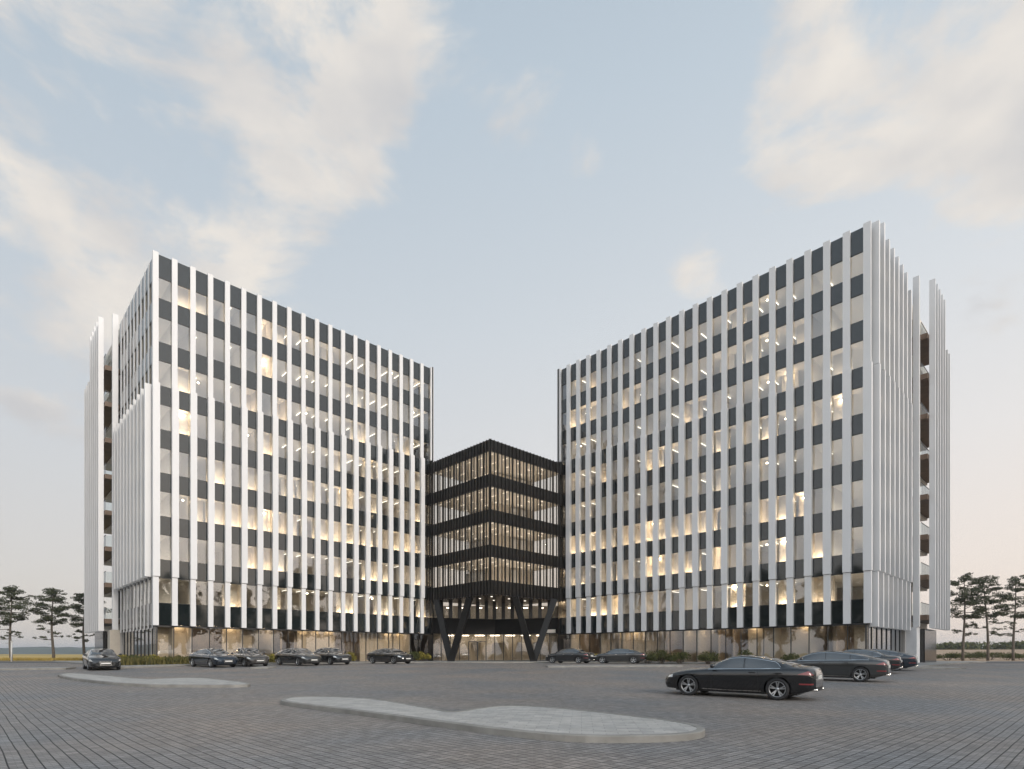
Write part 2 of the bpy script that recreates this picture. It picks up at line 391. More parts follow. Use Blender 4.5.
def leaves(mb, c, rad, n, size, rnd, asp=0.5, flat=1.0):
    """n small leaf faces spread through an ellipsoid"""
    for _ in range(n):
        while True:
            p = Vector((rnd.uniform(-1, 1), rnd.uniform(-1, 1), rnd.uniform(-1, 1)))
            if p.length <= 1 and rnd.random() < 0.25 + p.length: break
        q = Vector((c[0] + p.x * rad[0], c[1] + p.y * rad[1], c[2] + p.z * rad[2]))
        d = Vector((rnd.gauss(0, 1), rnd.gauss(0, 1), rnd.gauss(0, 1) * flat)).normalized()
        e = d.cross(Vector((rnd.gauss(0, 1), rnd.gauss(0, 1), rnd.gauss(0, 1)))).normalized()
        s = size * rnd.uniform(0.6, 1.4)
        d *= s; e *= s * asp
        mb.add([tuple(q - d * .5), tuple(q + e * .5), tuple(q + d * .5), tuple(q - e * .5)], [(0, 1, 2, 3)])
pine_leaf = leafmat('pine_needles', (0.05, 0.062, 0.036), (0.125, 0.135, 0.08))
bark = P('pine_bark', (0.13, 0.11, 0.09), 0.9, noise=0.3, nscale=4)
broad_leaf = leafmat('broad_leaves', (0.04, 0.05, 0.018), (0.13, 0.10, 0.035))
shrub_leaf = leafmat('shrub_leaves', (0.045, 0.062, 0.022), (0.13, 0.135, 0.05))
yellow_leaf = leafmat('yellow_shrub_leaves', (0.13, 0.13, 0.03), (0.40, 0.33, 0.07))
grass_leaf = leafmat('tall_grass_blades', (0.05, 0.06, 0.022), (0.24, 0.20, 0.07))

def pine(loc, H, seed, lean=0.0, spread=3.0, low=0.45, label='', density=1.0):
    rnd = random.Random(seed)
    root = empty('pine_tree', loc); tag(root, label, 'tree', 'pine trees at the edge of the car park')
    tr = MB()
    N_ = 9; pts = []
    for i in range(N_ + 1):
        t = i / N_
        pts.append((lean * t * H + 0.14 * math.sin(t * 5 + seed), 0.10 * math.cos(t * 4 + seed), t * H * 0.97 - (0.25 if i == 0 else 0)))
    tr.tube(pts, [0.19 * (1 - 0.86 * i / N_) + 0.01 for i in range(N_ + 1)], 8)
    cr = MB(); lb = MB()
    def at(t):
        k = min(N_ - 1, int(t * N_)); f = t * N_ - k
        return Vector(pts[k]).lerp(Vector(pts[k + 1]), f)
    def pad(base, tip, r):
        mid = base.lerp(tip, 0.5) + Vector((0, 0, -0.15))
        lb.tube([tuple(base), tuple(mid), tuple(tip)], [0.055, 0.04, 0.02], 5)
        for q in range(5):
            c = base.lerp(tip, rnd.uniform(0.45, 1.1)) + Vector((rnd.gauss(0, .34), rnd.gauss(0, .34), rnd.gauss(.06, .14)))
            rr = r * rnd.uniform(.45, .85)
            leaves(cr, c, (rr, rr, rr * .40), int(85 * density * rr / .7), 0.22, rnd, 0.42, 0.8)
    # crown tiers
    nt_ = 20
    for i in range(nt_):
        t = 0.50 + 0.48 * i / (nt_ - 1)
        b = at(t)
        a = i * 2.399 + seed
        env = spread * (0.55 + 0.45 * math.sin(min(1, (t - 0.45) / 0.35) * 1.57)) * (1.0 if t < 0.75 else (1 - (t - 0.75) / 0.27 * 0.75))
        ln = env * rnd.uniform(0.55, 1.05)
        tip = b + Vector((math.cos(a) * ln, math.sin(a) * ln, ln * 0.10 + rnd.uniform(-0.2, 0.45)))
        pad(b, tip, 0.55 + 0.28 * ln / spread + 0.12)
    for i in range(4):
        t = low - 0.13 + 0.045 * i
        b = at(t + 0.02); a = seed * 1.3 + i * 2.2
        ln = spread * rnd.uniform(0.4, 0.65)
        pad(b, b + Vector((math.cos(a) * ln, math.sin(a) * ln, 0.1)), 0.42)
    leaves(cr, at(0.97) + Vector((0, 0, .1)), (.45, .45, .5), 110, 0.24, rnd, .42)
    for i in range(5):
        a = rnd.uniform(0, 6.28); b = at(rnd.uniform(0.2, 0.5)); ln = rnd.uniform(.3, .8)
        lb.tube([tuple(b), tuple(b + Vector((math.cos(a) * ln, math.sin(a) * ln, -.1)))], [.025, .008], 4)
    tr.build('trunk', bark, root)
    lb.build('limbs', bark, root)
    cr.build('crown', pine_leaf, root, recalc=False)
    return root
for px, py, top, sd_, le, spd, lo, lb_ in (
        (12, 661, 587, 3, -0.03, 3.0, .42, 'tall pine nearest the left edge, cut by it, behind a thin pale pole'),
        (53, 659.5, 589, 8, 0.0, 2.9, .42, 'pine standing free between the left edge and the left tower'),
        (84, 659.5, 592, 21, 0.02, 2.8, .40, 'pine half hidden behind the left tower'),
        (964, 660.3, 575, 5, 0.0, 3.2, .42, 'pine nearest the right tower, first in the right row'),
        (988, 660.5, 575, 13, -0.045, 3.3, .42, 'leaning pine in the middle of the right row'),
        (1014, 660.2, 576, 17, 0.015, 3.2, .42, 'pine nearest the right edge, its crown cut by it')):
    x, y = unproj(px, py)
    y = min(y, 80); x = (px - 512) / F * y
    z = gz(x, y)
    H = (HZ - top) / F * y + EYE - z
    pine((x, y, z), H, sd_, le, spd, lo, lb_)

# ------------------------------------------------------------------ towers
def dist_of(p): return math.hypot(p[0], p[1]) + 1e-3
class Kind:
    """collects one kind of part; the 100 that show largest become parts of their own, the rest one stuff part"""
    def __init__(s, name, cap=100): s.name = name; s.items = []; s.cap = cap
    def add(s, key, fn, sub=None): s.items.append((key, fn, sub))
    def emit(s, root, xf, mat, recalc=True):
        it = sorted(s.items, key=lambda q: -q[0])
        for k, fn, sub in it[:s.cap]:
            m = MB(xf); fn(m); o = m.build(s.name, mat, root, recalc)
            if sub:
                m2 = MB(xf); sub[1](m2); m2.build(sub[0], sub[2], o, False)
        rest = it[s.cap:]
        if rest:
            m = MB(xf); m.setm(mat)
            for k, fn, sub in rest: fn(m)
            o = m.build(s.name, mat, root, recalc); o['kind'] = 'stuff'
            if any(q[2] for q in rest):
                m2 = MB(xf)
                for k, fn, sub in rest: sub[1](m2)
                m2.build(rest[0][2][0], rest[0][2][2], o, False)['kind'] = 'stuff'

Z0 = 0.62            # base of the buildings
ZG = 3.9             # top of the ground floor glass
def band_z(k): return (ZG if k == 0 else 5.7 + 3.6 * k - (1.85 if k == 8 else 1.5)), 5.7 + 3.6 * k
TOP = 34.5

def tower(name, C, a, s, Lm, nb, Ls, nbs, Lend, label, seed, wfin, side_top_proj, wpatch, ftop, shf, wmul, endp):
    rnd = random.Random(seed)
    root = empty(name, (C[0], C[1], 0)); tag(root, label, 'building')
    def world(x, y): return (C[0] + a[0] * x + s[0] * y, C[1] + a[1] * x + s[1] * y)
    def xf(p): return (a[0] * p[0] + s[0] * p[1], a[1] * p[0] + s[1] * p[1], p[2])
    D = Lend
    bay = Lm / nb; bays = Ls / nbs
    K = {k: Kind(k) for k in ('window', 'spandrel_panel', 'facade_fin', 'ground_floor_pane', 'ceiling_light', 'pendant_lamp', 'low_lamp', 'partition', 'screen_wall')}
    # facade mapping: main face y=0, x along; side face x=0, y along. f(u, n, z) -> local
    def fm(u, n): return (u, -n)
    def fs(u, n): return (-n, u)
    def fbox(m, f, u0, u1, n0, n1, z0, z1):
        x0, y0 = f(u0, n0); x1, y1 = f(u1, n1)
        m.box(min(x0, x1), max(x0, x1), min(y0, y1), max(y0, y1), z0, z1)
    def fquad(m, f, u0, u1, n, z0, z1):
        p0 = f(u0, n); p1 = f(u1, n)
        q = [(p0[0], p0[1], z0), (p1[0], p1[1], z0), (p1[0], p1[1], z1), (p0[0], p0[1], z1)]
        m.quad(*q)
    def key(f, u, area, z):
        wx, wy = world(*f(u, 0)); d2 = wx * wx + wy * wy + (z - EYE) ** 2
        # foreshortening of the face towards the camera
        n = (-s[0], -s[1]) if f is fm else (-a[0], -a[1])
        c = max(0.02, -(wx * n[0] + wy * n[1]) / math.sqrt(d2))
        return area * c / d2
    for f, LL, nn, bb in ((fm, Lm, nb, bay), (fs, Ls, nbs, bays)):
        for i in range(nn):
            u0, u1 = i * bb + 0.003, (i + 1) * bb - 0.003
            for k in range(9):
                z0, z1 = band_z(k)
                K['spandrel_panel'].add(key(f, u0, z1 - z0, z0), (lambda m, f=f, u0=u0, u1=u1, z0=z0, z1=z1: fbox(m, f, u0, u1, -0.09, 0.012, z0, z1)))
            for k in range(8):
                z0 = band_z(k)[1]; z1 = band_z(k + 1)[0]
                def fr(m, f=f, u0=u0, u1=u1, z0=z0, z1=z1):
                    t = 0.035
                    fbox(m, f, u0, u0 + t, -0.08, 0.0, z0, z1); fbox(m, f, u1 - t, u1, -0.08, 0.0, z0, z1)
                    fbox(m, f, u0 + t, u1 - t, -0.08, 0.0, z0, z0 + t); fbox(m, f, u0 + t, u1 - t, -0.08, 0.0, z1 - t, z1)
                def pn(m, f=f, u0=u0, u1=u1, z0=z0, z1=z1): fquad(m, f, u0 + .03, u1 - .03, -0.04, z0 + .03, z1 - .03)
                K['window'].add(key(f, u0, z1 - z0, z0), fr, ('pane', pn, pane_m))
            # ground floor pane
            def gfr(m, f=f, u0=u0, u1=u1, i=i):
                fbox(m, f, u0, u0 + 0.05, -0.20, -0.09, Z0, ZG)
                fbox(m, f, u0 + .05, u1, -0.20, -0.11, Z0, Z0 + 0.12); fbox(m, f, u0 + .05, u1, -0.20, -0.11, ZG - 0.16, ZG)
            def gpn(m, f=f, u0=u0, u1=u1): fquad(m, f, u0 + .04, u1, -0.15, Z0 + .1, ZG - .15)
            K['ground_floor_pane'].add(key(f, u0, 3, 2), gfr, ('pane', gpn, pane_gf))
    # fins: three tiers on the main face, shifted against each other
    S1, S2 = 7.85, 23.8
    for i in range(nb + 1):
        u = i * bay
        for tier, (z0, z1, w_, d_, sh) in enumerate(((ZG - 0.05, S1 + rnd.choice((0, 0, 0, .5)), wfin * 0.96, 0.24, shf * .5), (S1, S2 + rnd.choice((0, 0, 0, 0, -.0)), wfin * wmul, 0.34, shf), (S2, TOP + ftop, wfin * 0.96, 0.20, 0.02))):
            if tier == 1: z0 = S1 + 0.03 
            if tier == 0: z1 = S1
            if tier == 2: z0 = S2 + 0.03
            if i == nb and tier < 2: continue
            uc = u + sh
            K['facade_fin'].add(key(fm, u, z1 - z0, z0) * (w_ + .2), (lambda m, uc=uc, w_=w_, d_=d_, z0=z0, z1=z1: fbox(m, fm, uc - w_ / 2, uc + w_ / 2, 0.016, 0.016 + d_, z0, z1)))
    for i in range(nbs + 1):
        u = i * bays + 0.62
        if u > Ls - .2: continue
        for tier in range(3):
            if tier == 0: z0, z1, n0, n1, w_ = ZG - 0.3, S1, 0.016, side_top_proj[0], side_top_proj[3]
            if tier == 1: z0, z1, n0, n1, w_ = S1 + 0.03, S2, 0.12, side_top_proj[1], 0.30
            if tier == 2: z0, z1, n0, n1, w_ = S2 + .03, TOP + (0.02 if side_top_proj[2] < .3 else rnd.choice((.3, .3, -.6, .9))), 0.016, side_top_proj[2], side_top_proj[4]
            K['facade_fin'].add(key(fs, u, z1 - z0, z0) * (n1 + .1) * 6, (lambda m, u=u, w_=w_, n0=n0, n1=n1, z0=z0, z1=z1: fbox(m, fs, u - w_ / 2, u + w_ / 2, n0, n1, z0, z1)))
    # big end fin, loggia screen
    def fin(u0, u1, n0, n1, z0, z1):
        K['facade_fin'].add(0.02, lambda m: fbox(m, fs, u0, u1, n0, n1, z0, z1))
    e0 = Ls
    ef, sc0, sp_, nl = endp
    fin(e0 - 0.05, e0 + 0.30, ef, ef + 0.48, ZG + 0.02, TOP + 0.9)
    for j in range(5): fin(e0 + 0.75 + j * sp_, e0 + 0.93 + j * sp_, sc0, sc0 + .45, ZG - 0.1, TOP + 0.5)
    for j in range(nl): fin(e0 + 0.75 + (5.1 + j * .95) * sp_, e0 + .93 + (5.1 + j * .95) * sp_, sc0, sc0 + .45, ZG - 0.1, 30.7)
    # emit facade parts
    K['spandrel_panel'].emit(root, xf, panel_grey)
    K['window'].emit(root, xf, frame_m)
    K['ground_floor_pane'].emit(root, xf, frame_m)
    K['facade_fin'].emit(root, xf, white)
    # pylon
    m = MB(xf); fbox(m, fs, Ls - 0.1, Ls + 1.15, -0.3, 0.85, Z0 - .3, ZG); m.build('pylon', P(name + '_pylon', wpatch, .6, noise=.05), root)
    # structure
    m = MB(xf)
    DB = Lend
    for k in range(10):
        z1 = (5.1 if k == 0 else (5.1 + 3.6 * k)) if k < 9 else TOP - 0.02
        z0 = z1 - 0.75 if k < 9 else TOP - 1.4
        if k == 0: z0 = 3.95
        m.box(0.10, Lm - 0.1, 0.10, DB, z0, z1)
    for o in [m.build('floor_slab', ceiling_m, root)]: pass
    m = MB(xf); m.box(0.2, Lm - .2, .2, DB - 1, TOP - .02, TOP + .05); m.build('roof', roofm, root)
    m = MB(xf); m.box(6.2, Lm - 0.3, 6.8, DB - 0.02, Z0 - .3, TOP - 0.5); m.build('core_wall', plaster, root)
    m = MB(xf); m.box(Lm, Lm + 0.12, -0.30, DB, Z0 - .3, TOP + 0.1); m.build('end_wall', black_metal, root)
    m = MB(xf); m.box(2.6, 6.2, Ls + 0.1, Ls + 0.3, Z0 - .3, TOP - 0.5); m.box(0.0, 2.9, Ls - .25, Ls - .06, Z0, TOP - .2)
    m.build('loggia_wall', P(name + '_loggia', (.42, .40, .38), .6), root)
    m = MB(xf); m.box(2.6, 2.8, Ls + .3, DB, Z0 - .3, TOP - 0.5); m.box(2.6, Lm, DB, DB + .2, Z0 - .3, TOP - .3); m.build('rear_wall', P(name + '_rear', (.30, .29, .28), .5), root)
    # balconies
    for k in range(9):
        zt = 5.1 + 3.6 * k
        if k == 8: zt = 31.6 + 1.5 + .0
        if k == 8: continue
        m = MB(xf); m.box(-sc0 + .04, 2.58, Ls + .32, Ls + 9.3 if k < 7 else Ls + 6.3, zt - 0.55, zt - 0.1)
        b_ = m.build('balcony', wood, root)
        m = MB(xf); m.quad((-1.1, Ls + .4, zt - .1), (-1.1, Ls + 6.0, zt - .1), (-1.1, Ls + 6.0, zt + 1.0), (-1.1, Ls + .4, zt + 1.0))
        m.quad((-1.1, Ls + .4, zt - .1), (0.0, Ls + .4, zt - .1), (0.0, Ls + .4, zt + 1.0), (-1.1, Ls + .4, zt + 1.0))
        m.build('railing', rail_m, b_, False)
        m = MB(xf); m.box(-1.12, -1.08, Ls + .4, Ls + 6.0, zt + 1.0, zt + 1.05); m.build('handrail', frame_m, b_)
    m = MB(xf)
    for (yy, zz_) in ((Ls + 1.6, TOP - .6), (Ls + 2.9, TOP - 1.8)): m.tube([(0.2, yy, Z0), (0.2, yy, zz_)], [.08, .08], 8)
    m.build('pole', black_metal, root)
    # ground floor box under the screen
    m = MB(xf); m.box(-1.2, -1.12, Ls + 1.3, Ls + 6.2, Z0, ZG - .1); m.box(-1.12, 2.5, Ls + 1.3, Ls + 1.38, Z0, ZG - .1); m.build('ground_floor_glazing', black_glass, root)
    # partitions and lights
    xs_p = [i for i in range(1, nb) if rnd.random() < 0.42]
    for k in range(9):
        zb = Z0 if k == 0 else 5.1 + 3.6 * (k - 1); zt = 3.95 if k == 0 else 4.35 + 3.6 * k
        if k == 9: break
        for i in range(1, nb):
            col_rnd = random.Random(seed * 1000 + i * 7)
            fixed = col_rnd.random() < 0.22
            if fixed or rnd.random() < 0.10:
                x = i * bay
                K['partition'].add(key(fm, x, 1, zb), (lambda m, x=x, zb=zb, zt=zt: m.box(x - .06, x + .06, 0.25, 6.78, zb + .001, zt - .001)))
            x = (i + 0.5) * bay
            if k > 0 and col_rnd.random() < 0.78:      # linear ceiling light, square to the facade
                y0 = 0.9 + 1.6 * col_rnd.random()
                K['ceiling_light'].add(key(fm, x, 1, zb), (lambda m, x=x, y0=y0, zt=zt: m.box(x - .022, x + .022, y0, y0 + 1.4, zt - .14, zt - .11)))
            r = rnd.random()
            lit_row = {1: .50, 2: .42, 3: .80, 4: .40, 5: .35, 6: .22, 7: .14, 8: .10}.get(k, 0.0)
            if k > 0 and r < lit_row:
                # a warm lamp standing low behind the sill, washing a screen wall behind it
                dp = rnd.choice((1.0, 1.3, 1.8)); zl = zb + rnd.choice((.35, .50, .55)); hw = rnd.choice((.20, .35, .5))
                K['screen_wall'].add(key(fm, x, 1, zb), (lambda m, x=x, dp=dp, zb=zb, zt=zt: m.box(x - bay * .49, x + bay * .49, dp, dp + .08, zb + .001, zt - .001)))
                K['low_lamp'].add(key(fm, x, 1, zb), (lambda m, x=x, zl=zl, dp=dp, hw=hw: m.box(x - hw, x + hw, dp - .34, dp - .22, zl, zl + .12)))
                if rnd.random() < .22:
                    K['low_lamp'].add(key(fm, x, 1, zb), (lambda m, x=x, dp=dp, zt=zt, hw=hw: m.box(x - hw, x + hw, dp - .16, dp - .08, zt - .35, zt - .27)))
            elif k > 0 and (col_rnd.random() < .10 or rnd.random() < .05):
                y0 = rnd.uniform(.8, 1.6)
                K['pendant_lamp'].add(key(fm, x, 1, zb), (lambda m, x=x, y0=y0, zt=zt: m.tube([(x + .2, y0, zt - .46), (x + .2, y0, zt - .42), (x + .2, y0, zt - .34)], [.09, .09, .03], 8)))
            if k == 0 and rnd.random() < 0.5:
                K['pendant_lamp'].add(key(fm, x, 1, zb), (lambda m, x=x: m.box(x - .3, x + .3, 1.15, 1.30, 3.925, 3.948)))
    K['partition'].emit(root, xf, plaster); K['screen_wall'].emit(root, xf, plaster)
    for k in range(1, 9):
        zb = 5.1 + 3.6 * (k - 1)
        m = MB(xf); m.box(.4, Lm - .4, .22, .50, zb + .05, zb + .30); m.box(.22, .40, .6, Ls - .4, zb + .05, zb + .30); m.build('added_fill_light', lamp_added_fill, root)  # added glowing strips, hidden below the sill, to brighten the ceilings evenly
    K['ceiling_light'].emit(root, xf, lamp_w)
    K['pendant_lamp'].emit(root, xf, lamp_y)
    K['low_lamp'].emit(root, xf, lamp_low)
    # lobby wall / curtains behind the ground floor glass
    i = 0
    m = MB(xf)
    while i < nb - 1:
        wn_ = rnd.choice((1, 2, 2, 3))
        if rnd.random() < 0.55:
            m.box((i + .06) * bay, (i + wn_ - .04) * bay, 1.5, 1.58, Z0, 3.93)
        i += wn_
    m.build('curtain', curtain, root)
    m = MB(xf); m.box(0.2, Lm - .2, 5.4, 5.5, Z0, 3.93)
    for i in range(1, nb):
        if rnd.random() < .4: m.box(i * bay - .1, i * bay + .1, 1.7, 5.39, Z0, 3.92)
    m.build('lobby_wall', lobby_m, root)
    m = MB(xf); m.box(.5, Lm - .5, 3.0, 3.12, 3.90, 3.945); m.build('lobby_light', lamp_link, root)
    m = MB(xf); m.box(0.2, Lm - .2, 0.0 + .2, DB - .1, Z0 - .3, Z0 + .02); m.build('ground_slab', floor_m, root)
    return root, world

aL = (ca, sa); sL = (-sa, ca); aR = (-sa, ca); sR = (ca, sa)
CL = (-29.4, 47.5); CR = (27.4, 44.4)
tower('office_tower', CL, aL, sL, 27.75, 20, 14.3, 10, 24.5,
      'left office tower of ten storeys with bright white fins over dark panels and lit windows', 5, 0.43, (0.10, 0.62, 0.045, .09, .50), (.50, .45, .38), 0.06, 0.05, 1.18, (.14, 1.22, 1.25, 3))
tower('office_tower', CR, aR, sR, 31.5, 22, 11.6, 8, 21.0,
      'right office tower of ten storeys with greyer, shaded white fins and lit windows', 9, 0.53, (0.55, 0.66, 0.62, .30, .30), (.74, .74, .75), 0.12, -0.03, 1.10, (.55, 1.62, 1.1, 2))

# ------------------------------------------------------------------ link building
def link():
    C = (-2.22, 58.52); a = aR; s = sR; LA, LB = 10.84, 11.58
    root = empty('link_building', (C[0], C[1], 0))
    tag(root, 'black glazed entrance block on two V shaped columns, between the two office towers', 'building')
    def xf(p): return (a[0] * p[0] + s[0] * p[1], a[1] * p[0] + s[1] * p[1], p[2])
    tops = [9.0, 12.6, 16.2, 19.8, 23.3]; bots = [7.6, 11.42, 15.02, 18.62, 22.2]
    def fx(u, n): return (u, -n)
    def fy(u, n): return (-n, u)
    def fbox(m, f, u0, u1, n0, n1, z0, z1):
        x0, y0 = f(u0, n0); x1, y1 = f(u1, n1)
        m.box(min(x0, x1), max(x0, x1), min(y0, y1), max(y0, y1), z0, z1)
    kf = Kind('facade_fin'); kw = Kind('window'); kc = Kind('ceiling_light'); kp = Kind('pendant_lamp')
    for f, LL, nb in ((fx, LA, 22), (fy, LB, 22)):
        bb = LL / nb
        for z0, z1 in zip(bots, tops):
            m = MB(xf); fbox(m, f, 0.0 if f is fx else 0.012, LL, -0.2, 0.0, z0, z1); m.build('spandrel_band', black_metal, root)
        for i in range(nb + 1):
            u = i * bb; 
            if i == 0: u = 0.05
            kf.add(1, lambda m, f=f, u=u: fbox(m, f, u - .028, u + .028, 0.004, 0.12, 7.4, 23.34))
        nw = nb // 2
        bw = LL / nw
        for j in range(4):
            z0, z1 = tops[j], bots[j + 1]
            for i in range(nw):
                u0, u1 = i * bw + .01, (i + 1) * bw - .01
                def fr(m, f=f, u0=u0, u1=u1, z0=z0, z1=z1):
                    fbox(m, f, u0, u0 + .05, -.16, -.06, z0, z1); fbox(m, f, u0 + .05, u1, -.16, -.06, z0, z0 + .05); fbox(m, f, u0 + .05, u1, -.16, -.06, z1 - .05, z1)
                def pn(m, f=f, u0=u0, u1=u1, z0=z0, z1=z1):
                    p, q = f(u0, -.1), f(u1, -.1); m.quad((*p, z0), (*q, z0), (*q, z1), (*p, z1))
                kw.add(1, fr, ('pane', pn, pane_link))
    kw.emit(root, xf, frame_m); kf.emit(root, xf, black_metal)
    m = MB(xf)
    for z in tops[:-1]: m.box(.22, LA, .22, LB, z - 1.0, z - 0.35)
    m.box(.22, LA, .22, LB, 22.4, 22.9); m.build('floor_slab', ceiling_m, root)
    m = MB(xf); m.box(.02, LA, .02, LB, 7.62, 7.9); m.build('soffit', bronze, root)
    m = MB(xf); m.box(.22, LA, .22, LB, 23.1, 23.28); m.build('roof', roofm, root)
    # inner core walls and partitions with slatted screens
    m = MB(xf); m.box(5.2, LA, 6.2, 6.4, 7.9, 22.2); m.box(5.0, 5.2, 4.8, LB, 7.9, 22.2); m.build('core_wall', plaster, root)
    for j in range(4):
        zt = bots[j + 1] + .1
        for x in (1.2, 3.0, 4.8, 6.6, 8.4, 10.2):
            for y in (1.2, 3.2, 5.2): kc.add(1, lambda m, x=x, y=y, zt=zt: m.box(x - .35, x + .35, y - .02, y + .02, zt - .02, zt + .03))
        for x, y in ((2.0, 7.5), (2.0, 9.5), (.9, 8.6), (3.8, 8.0)): kc.add(1, lambda m, x=x, y=y, zt=zt: m.box(x - .02, x + .02, y - .35, y + .35, zt - .02, zt + .03))
        zb = tops[j]
        m = MB(xf); m.box(.5, LA - .3, .3, .6, zb - .3, zb - .06); m.box(.3, .5, .7, LB - .3, zb - .3, zb - .06)
        m.box(.6, LA - .3, 5.6, 5.9, zb - .3, zb - .1); m.box(4.2, 4.5, 6.5, LB - .3, zb - .3, zb - .1); m.build('added_fill_light', lamp_link, root)  # added unseen glowing strips that lift the brightness of the link rooms
        for q, (x, y) in enumerate(((7.0, 6.0), (8.4, 6.0), (9.8, 6.0), (11.0, 6.0), (4.7, 8.0), (4.7, 9.4))):
            if (q + j * 2) % 5 == 0: continue
            m = MB(xf)
            if x > 5: m.box(x - .5, x + .5, y, y + .1, zb - .3, zt - .2)
            else: m.box(x, x + .1, y - .5, y + .5, zb - .3, zt - .2)
            m.build('hall_screen', white, root)
    kc.emit(root, xf, lamp_c); kp.emit(root, xf, lamp_y)
    # V columns
    def V(pb, tops_):
        base = Vector((pb[0] - C[0], pb[1] - C[1], gz(*pb) + .1))
        m = MB()
        for t in tops_:
            T = Vector((t[0] - C[0], t[1] - C[1], 7.62))
            m.bar(base + (T - base).normalized() * .0, T, .66, .55, up=(s[0] * .2, 1, 0))
        m.box(base.x - .38, base.x + .38, base.y - .38, base.y + .38, base.z - .3, base.z + .25)
        m.build('v_column', vcol_m, root)
    def at(px, d): return ((px - 512) / F * d, d)
    V(at(451, 63.0), (at(436.5, 65.2), at(470, 61.6)))
    V(at(533.5, 62.8), (at(515, 61.3), at(554.5, 65.0)))
    # recessed front below, between the ends of the towers
    A = Vector((-9.3, 66.9)); M_ = Vector((-2.1, 70.3)); B = Vector((5.5, 67.3))
    kd = Kind('window'); kg = Kind('ground_floor_pane')
    off = Vector(C)
    mbnd = MB(); mslab = MB(); mcol = MB(); mback = MB(); 
    for P0, P1, n_ in ((A, M_, 7), (M_, B, 7)):
        d = (P1 - P0) / n_; nn = Vector((d.y, -d.x)).normalized()
        if nn.y > 0: nn = -nn
        for i in range(n_):
            q0 = P0 + d * i - off; q1 = P0 + d * (i + 1) - off
            def slab(m, z0, z1, n0, n1, q0=q0, q1=q1):
                c = [q0 + nn * n0, q1 + nn * n0, q1 + nn * n1, q0 + nn * n1]
                m.add([(p.x, p.y, z0) for p in c] + [(p.x, p.y, z1) for p in c], [(0,3,2,1),(4,5,6,7),(0,1,5,4),(1,2,6,5),(2,3,7,6),(3,0,4,7)])
            slab(mbnd, 3.9, 5.75, -.3, 0)
            def fr(m, q0=q0, q1=q1, nn=nn, z0=5.75, z1=7.62):
                m.bar((*(q0 + nn * .1), z0), (*(q0 + nn * .1), z1), .42, .3)
            def pn(m, q0=q0, q1=q1, z0=5.75, z1=7.62): m.quad((*q0, z0), (*q1, z0), (*q1, z1), (*q0, z1))
            kd.add(1, fr, ('pane', pn, pane_link))
            def fr2(m, q0=q0, q1=q1): m.bar((*q0, Z0), (*q0, 3.9), .09, .09); m.bar((*q0, Z0 + .1), (*q1, Z0 + .1), .09, .09)
            def pn2(m, q0=q0, q1=q1): m.quad((*q0, Z0), (*q1, Z0), (*q1, 3.9), (*q0, 3.9))
            if (P0 is A and i in (4, 5)): continue
            kg.add(1, fr2, ('pane', pn2, pane_gf))
    idn = lambda p: p
    kd.emit(root, idn, black_metal); kg.emit(root, idn, frame_m)
    mbnd.build('spandrel_band', vcol_m, root)
    # interior of the entrance hall
    m = MB(); m.box(-9.0, 9.0, 17.8, 18.0, Z0 - .2, 7.9); m.build('hall_wall', beige, root)
    m = MB(); m.add([(-7.2, 8.6, 4.0), (0, 12.0, 4.0), (7.3, 8.9, 4.0), (8.8, 17.8, 4.0), (-8.8, 17.8, 4.0), (-7.2, 8.6, 4.4), (0, 12.0, 4.4), (7.3, 8.9, 4.4), (8.8, 17.8, 4.4), (-8.8, 17.8, 4.4)],
                    [(0, 1, 4), (1, 3, 4), (1, 2, 3), (5, 9, 6), (6, 9, 8), (6, 8, 7), (0, 5, 6, 1), (1, 6, 7, 2), (2, 7, 8, 3), (3, 8, 9, 4), (4, 9, 5, 0)])
    m.build('hall_ceiling', ceiling_m, root)
    m = MB(); m.box(-9, 9, 8.2, 17.8, Z0 - .3, Z0 + .03); m.build('hall_floor', floor_m, root)
    for x in (-6, -4, -2, 0, 2, 4, 6):
        m = MB(); m.box(x - .6, x + .6, 16.6, 16.9, 3.9, 3.97); m.build('ceiling_light', lamp_hall, root)
        m = MB(); m.box(x - .3, x + .3, 16.6, 16.8, 7.5, 7.57); m.build('ceiling_light', lamp_hall, root)
    for x, yy, wd in ((-6.3, 13, 1.0), (-4.9, 13, .5), (-2.4, 15, 1.3), (0.5, 15, 1.6), (3.1, 14, .6), (5.4, 13, 1.3)):
        m = MB(); m.box(x - wd / 2, x + wd / 2, yy, yy + .1, Z0 + .03, 3.0); m.build('hall_screen', P('screen_%d' % int(x * 10), (.68, .60, .48), .8), root)
    # entrance doors
    d = (M_ - A) / 7; q0 = A + d * 4 - off; q1 = A + d * 6 - off
    for t0, t1 in ((0, .5), (.5, 1)):
        a0 = q0.lerp(q1, t0 + .01); a1 = q0.lerp(q1, t1 - .01)
        m = MB(); m.bar((*a0, Z0), (*a0, 3.0), .09, .09); m.bar((*a1, Z0), (*a1, 3.0), .09, .09); m.bar((*a0, 3.0), (*a1, 3.0), .1, .1); m.bar((*a0, Z0 + .08), (*a1, Z0 + .08), .1, .1)
        dr = m.build('door', frame_m, root)
        m = MB(); m.quad((*a0, Z0), (*a1, Z0), (*a1, 3.0), (*a0, 3.0)); m.build('pane', pane_link, dr, False)
        h = a0.lerp(a1, .85 if t0 == 0 else .15); m = MB(); m.bar((h.x, h.y - .08, 1.3), (h.x, h.y - .08, 2.2), .04, .04); m.build('handle', frame_m, dr)
    m = MB(); m.quad((*q0, 3.0), (*q1, 3.0), (*q1, 3.9), (*q0, 3.9)); m.build('transom_pane', pane_gf, root, False)
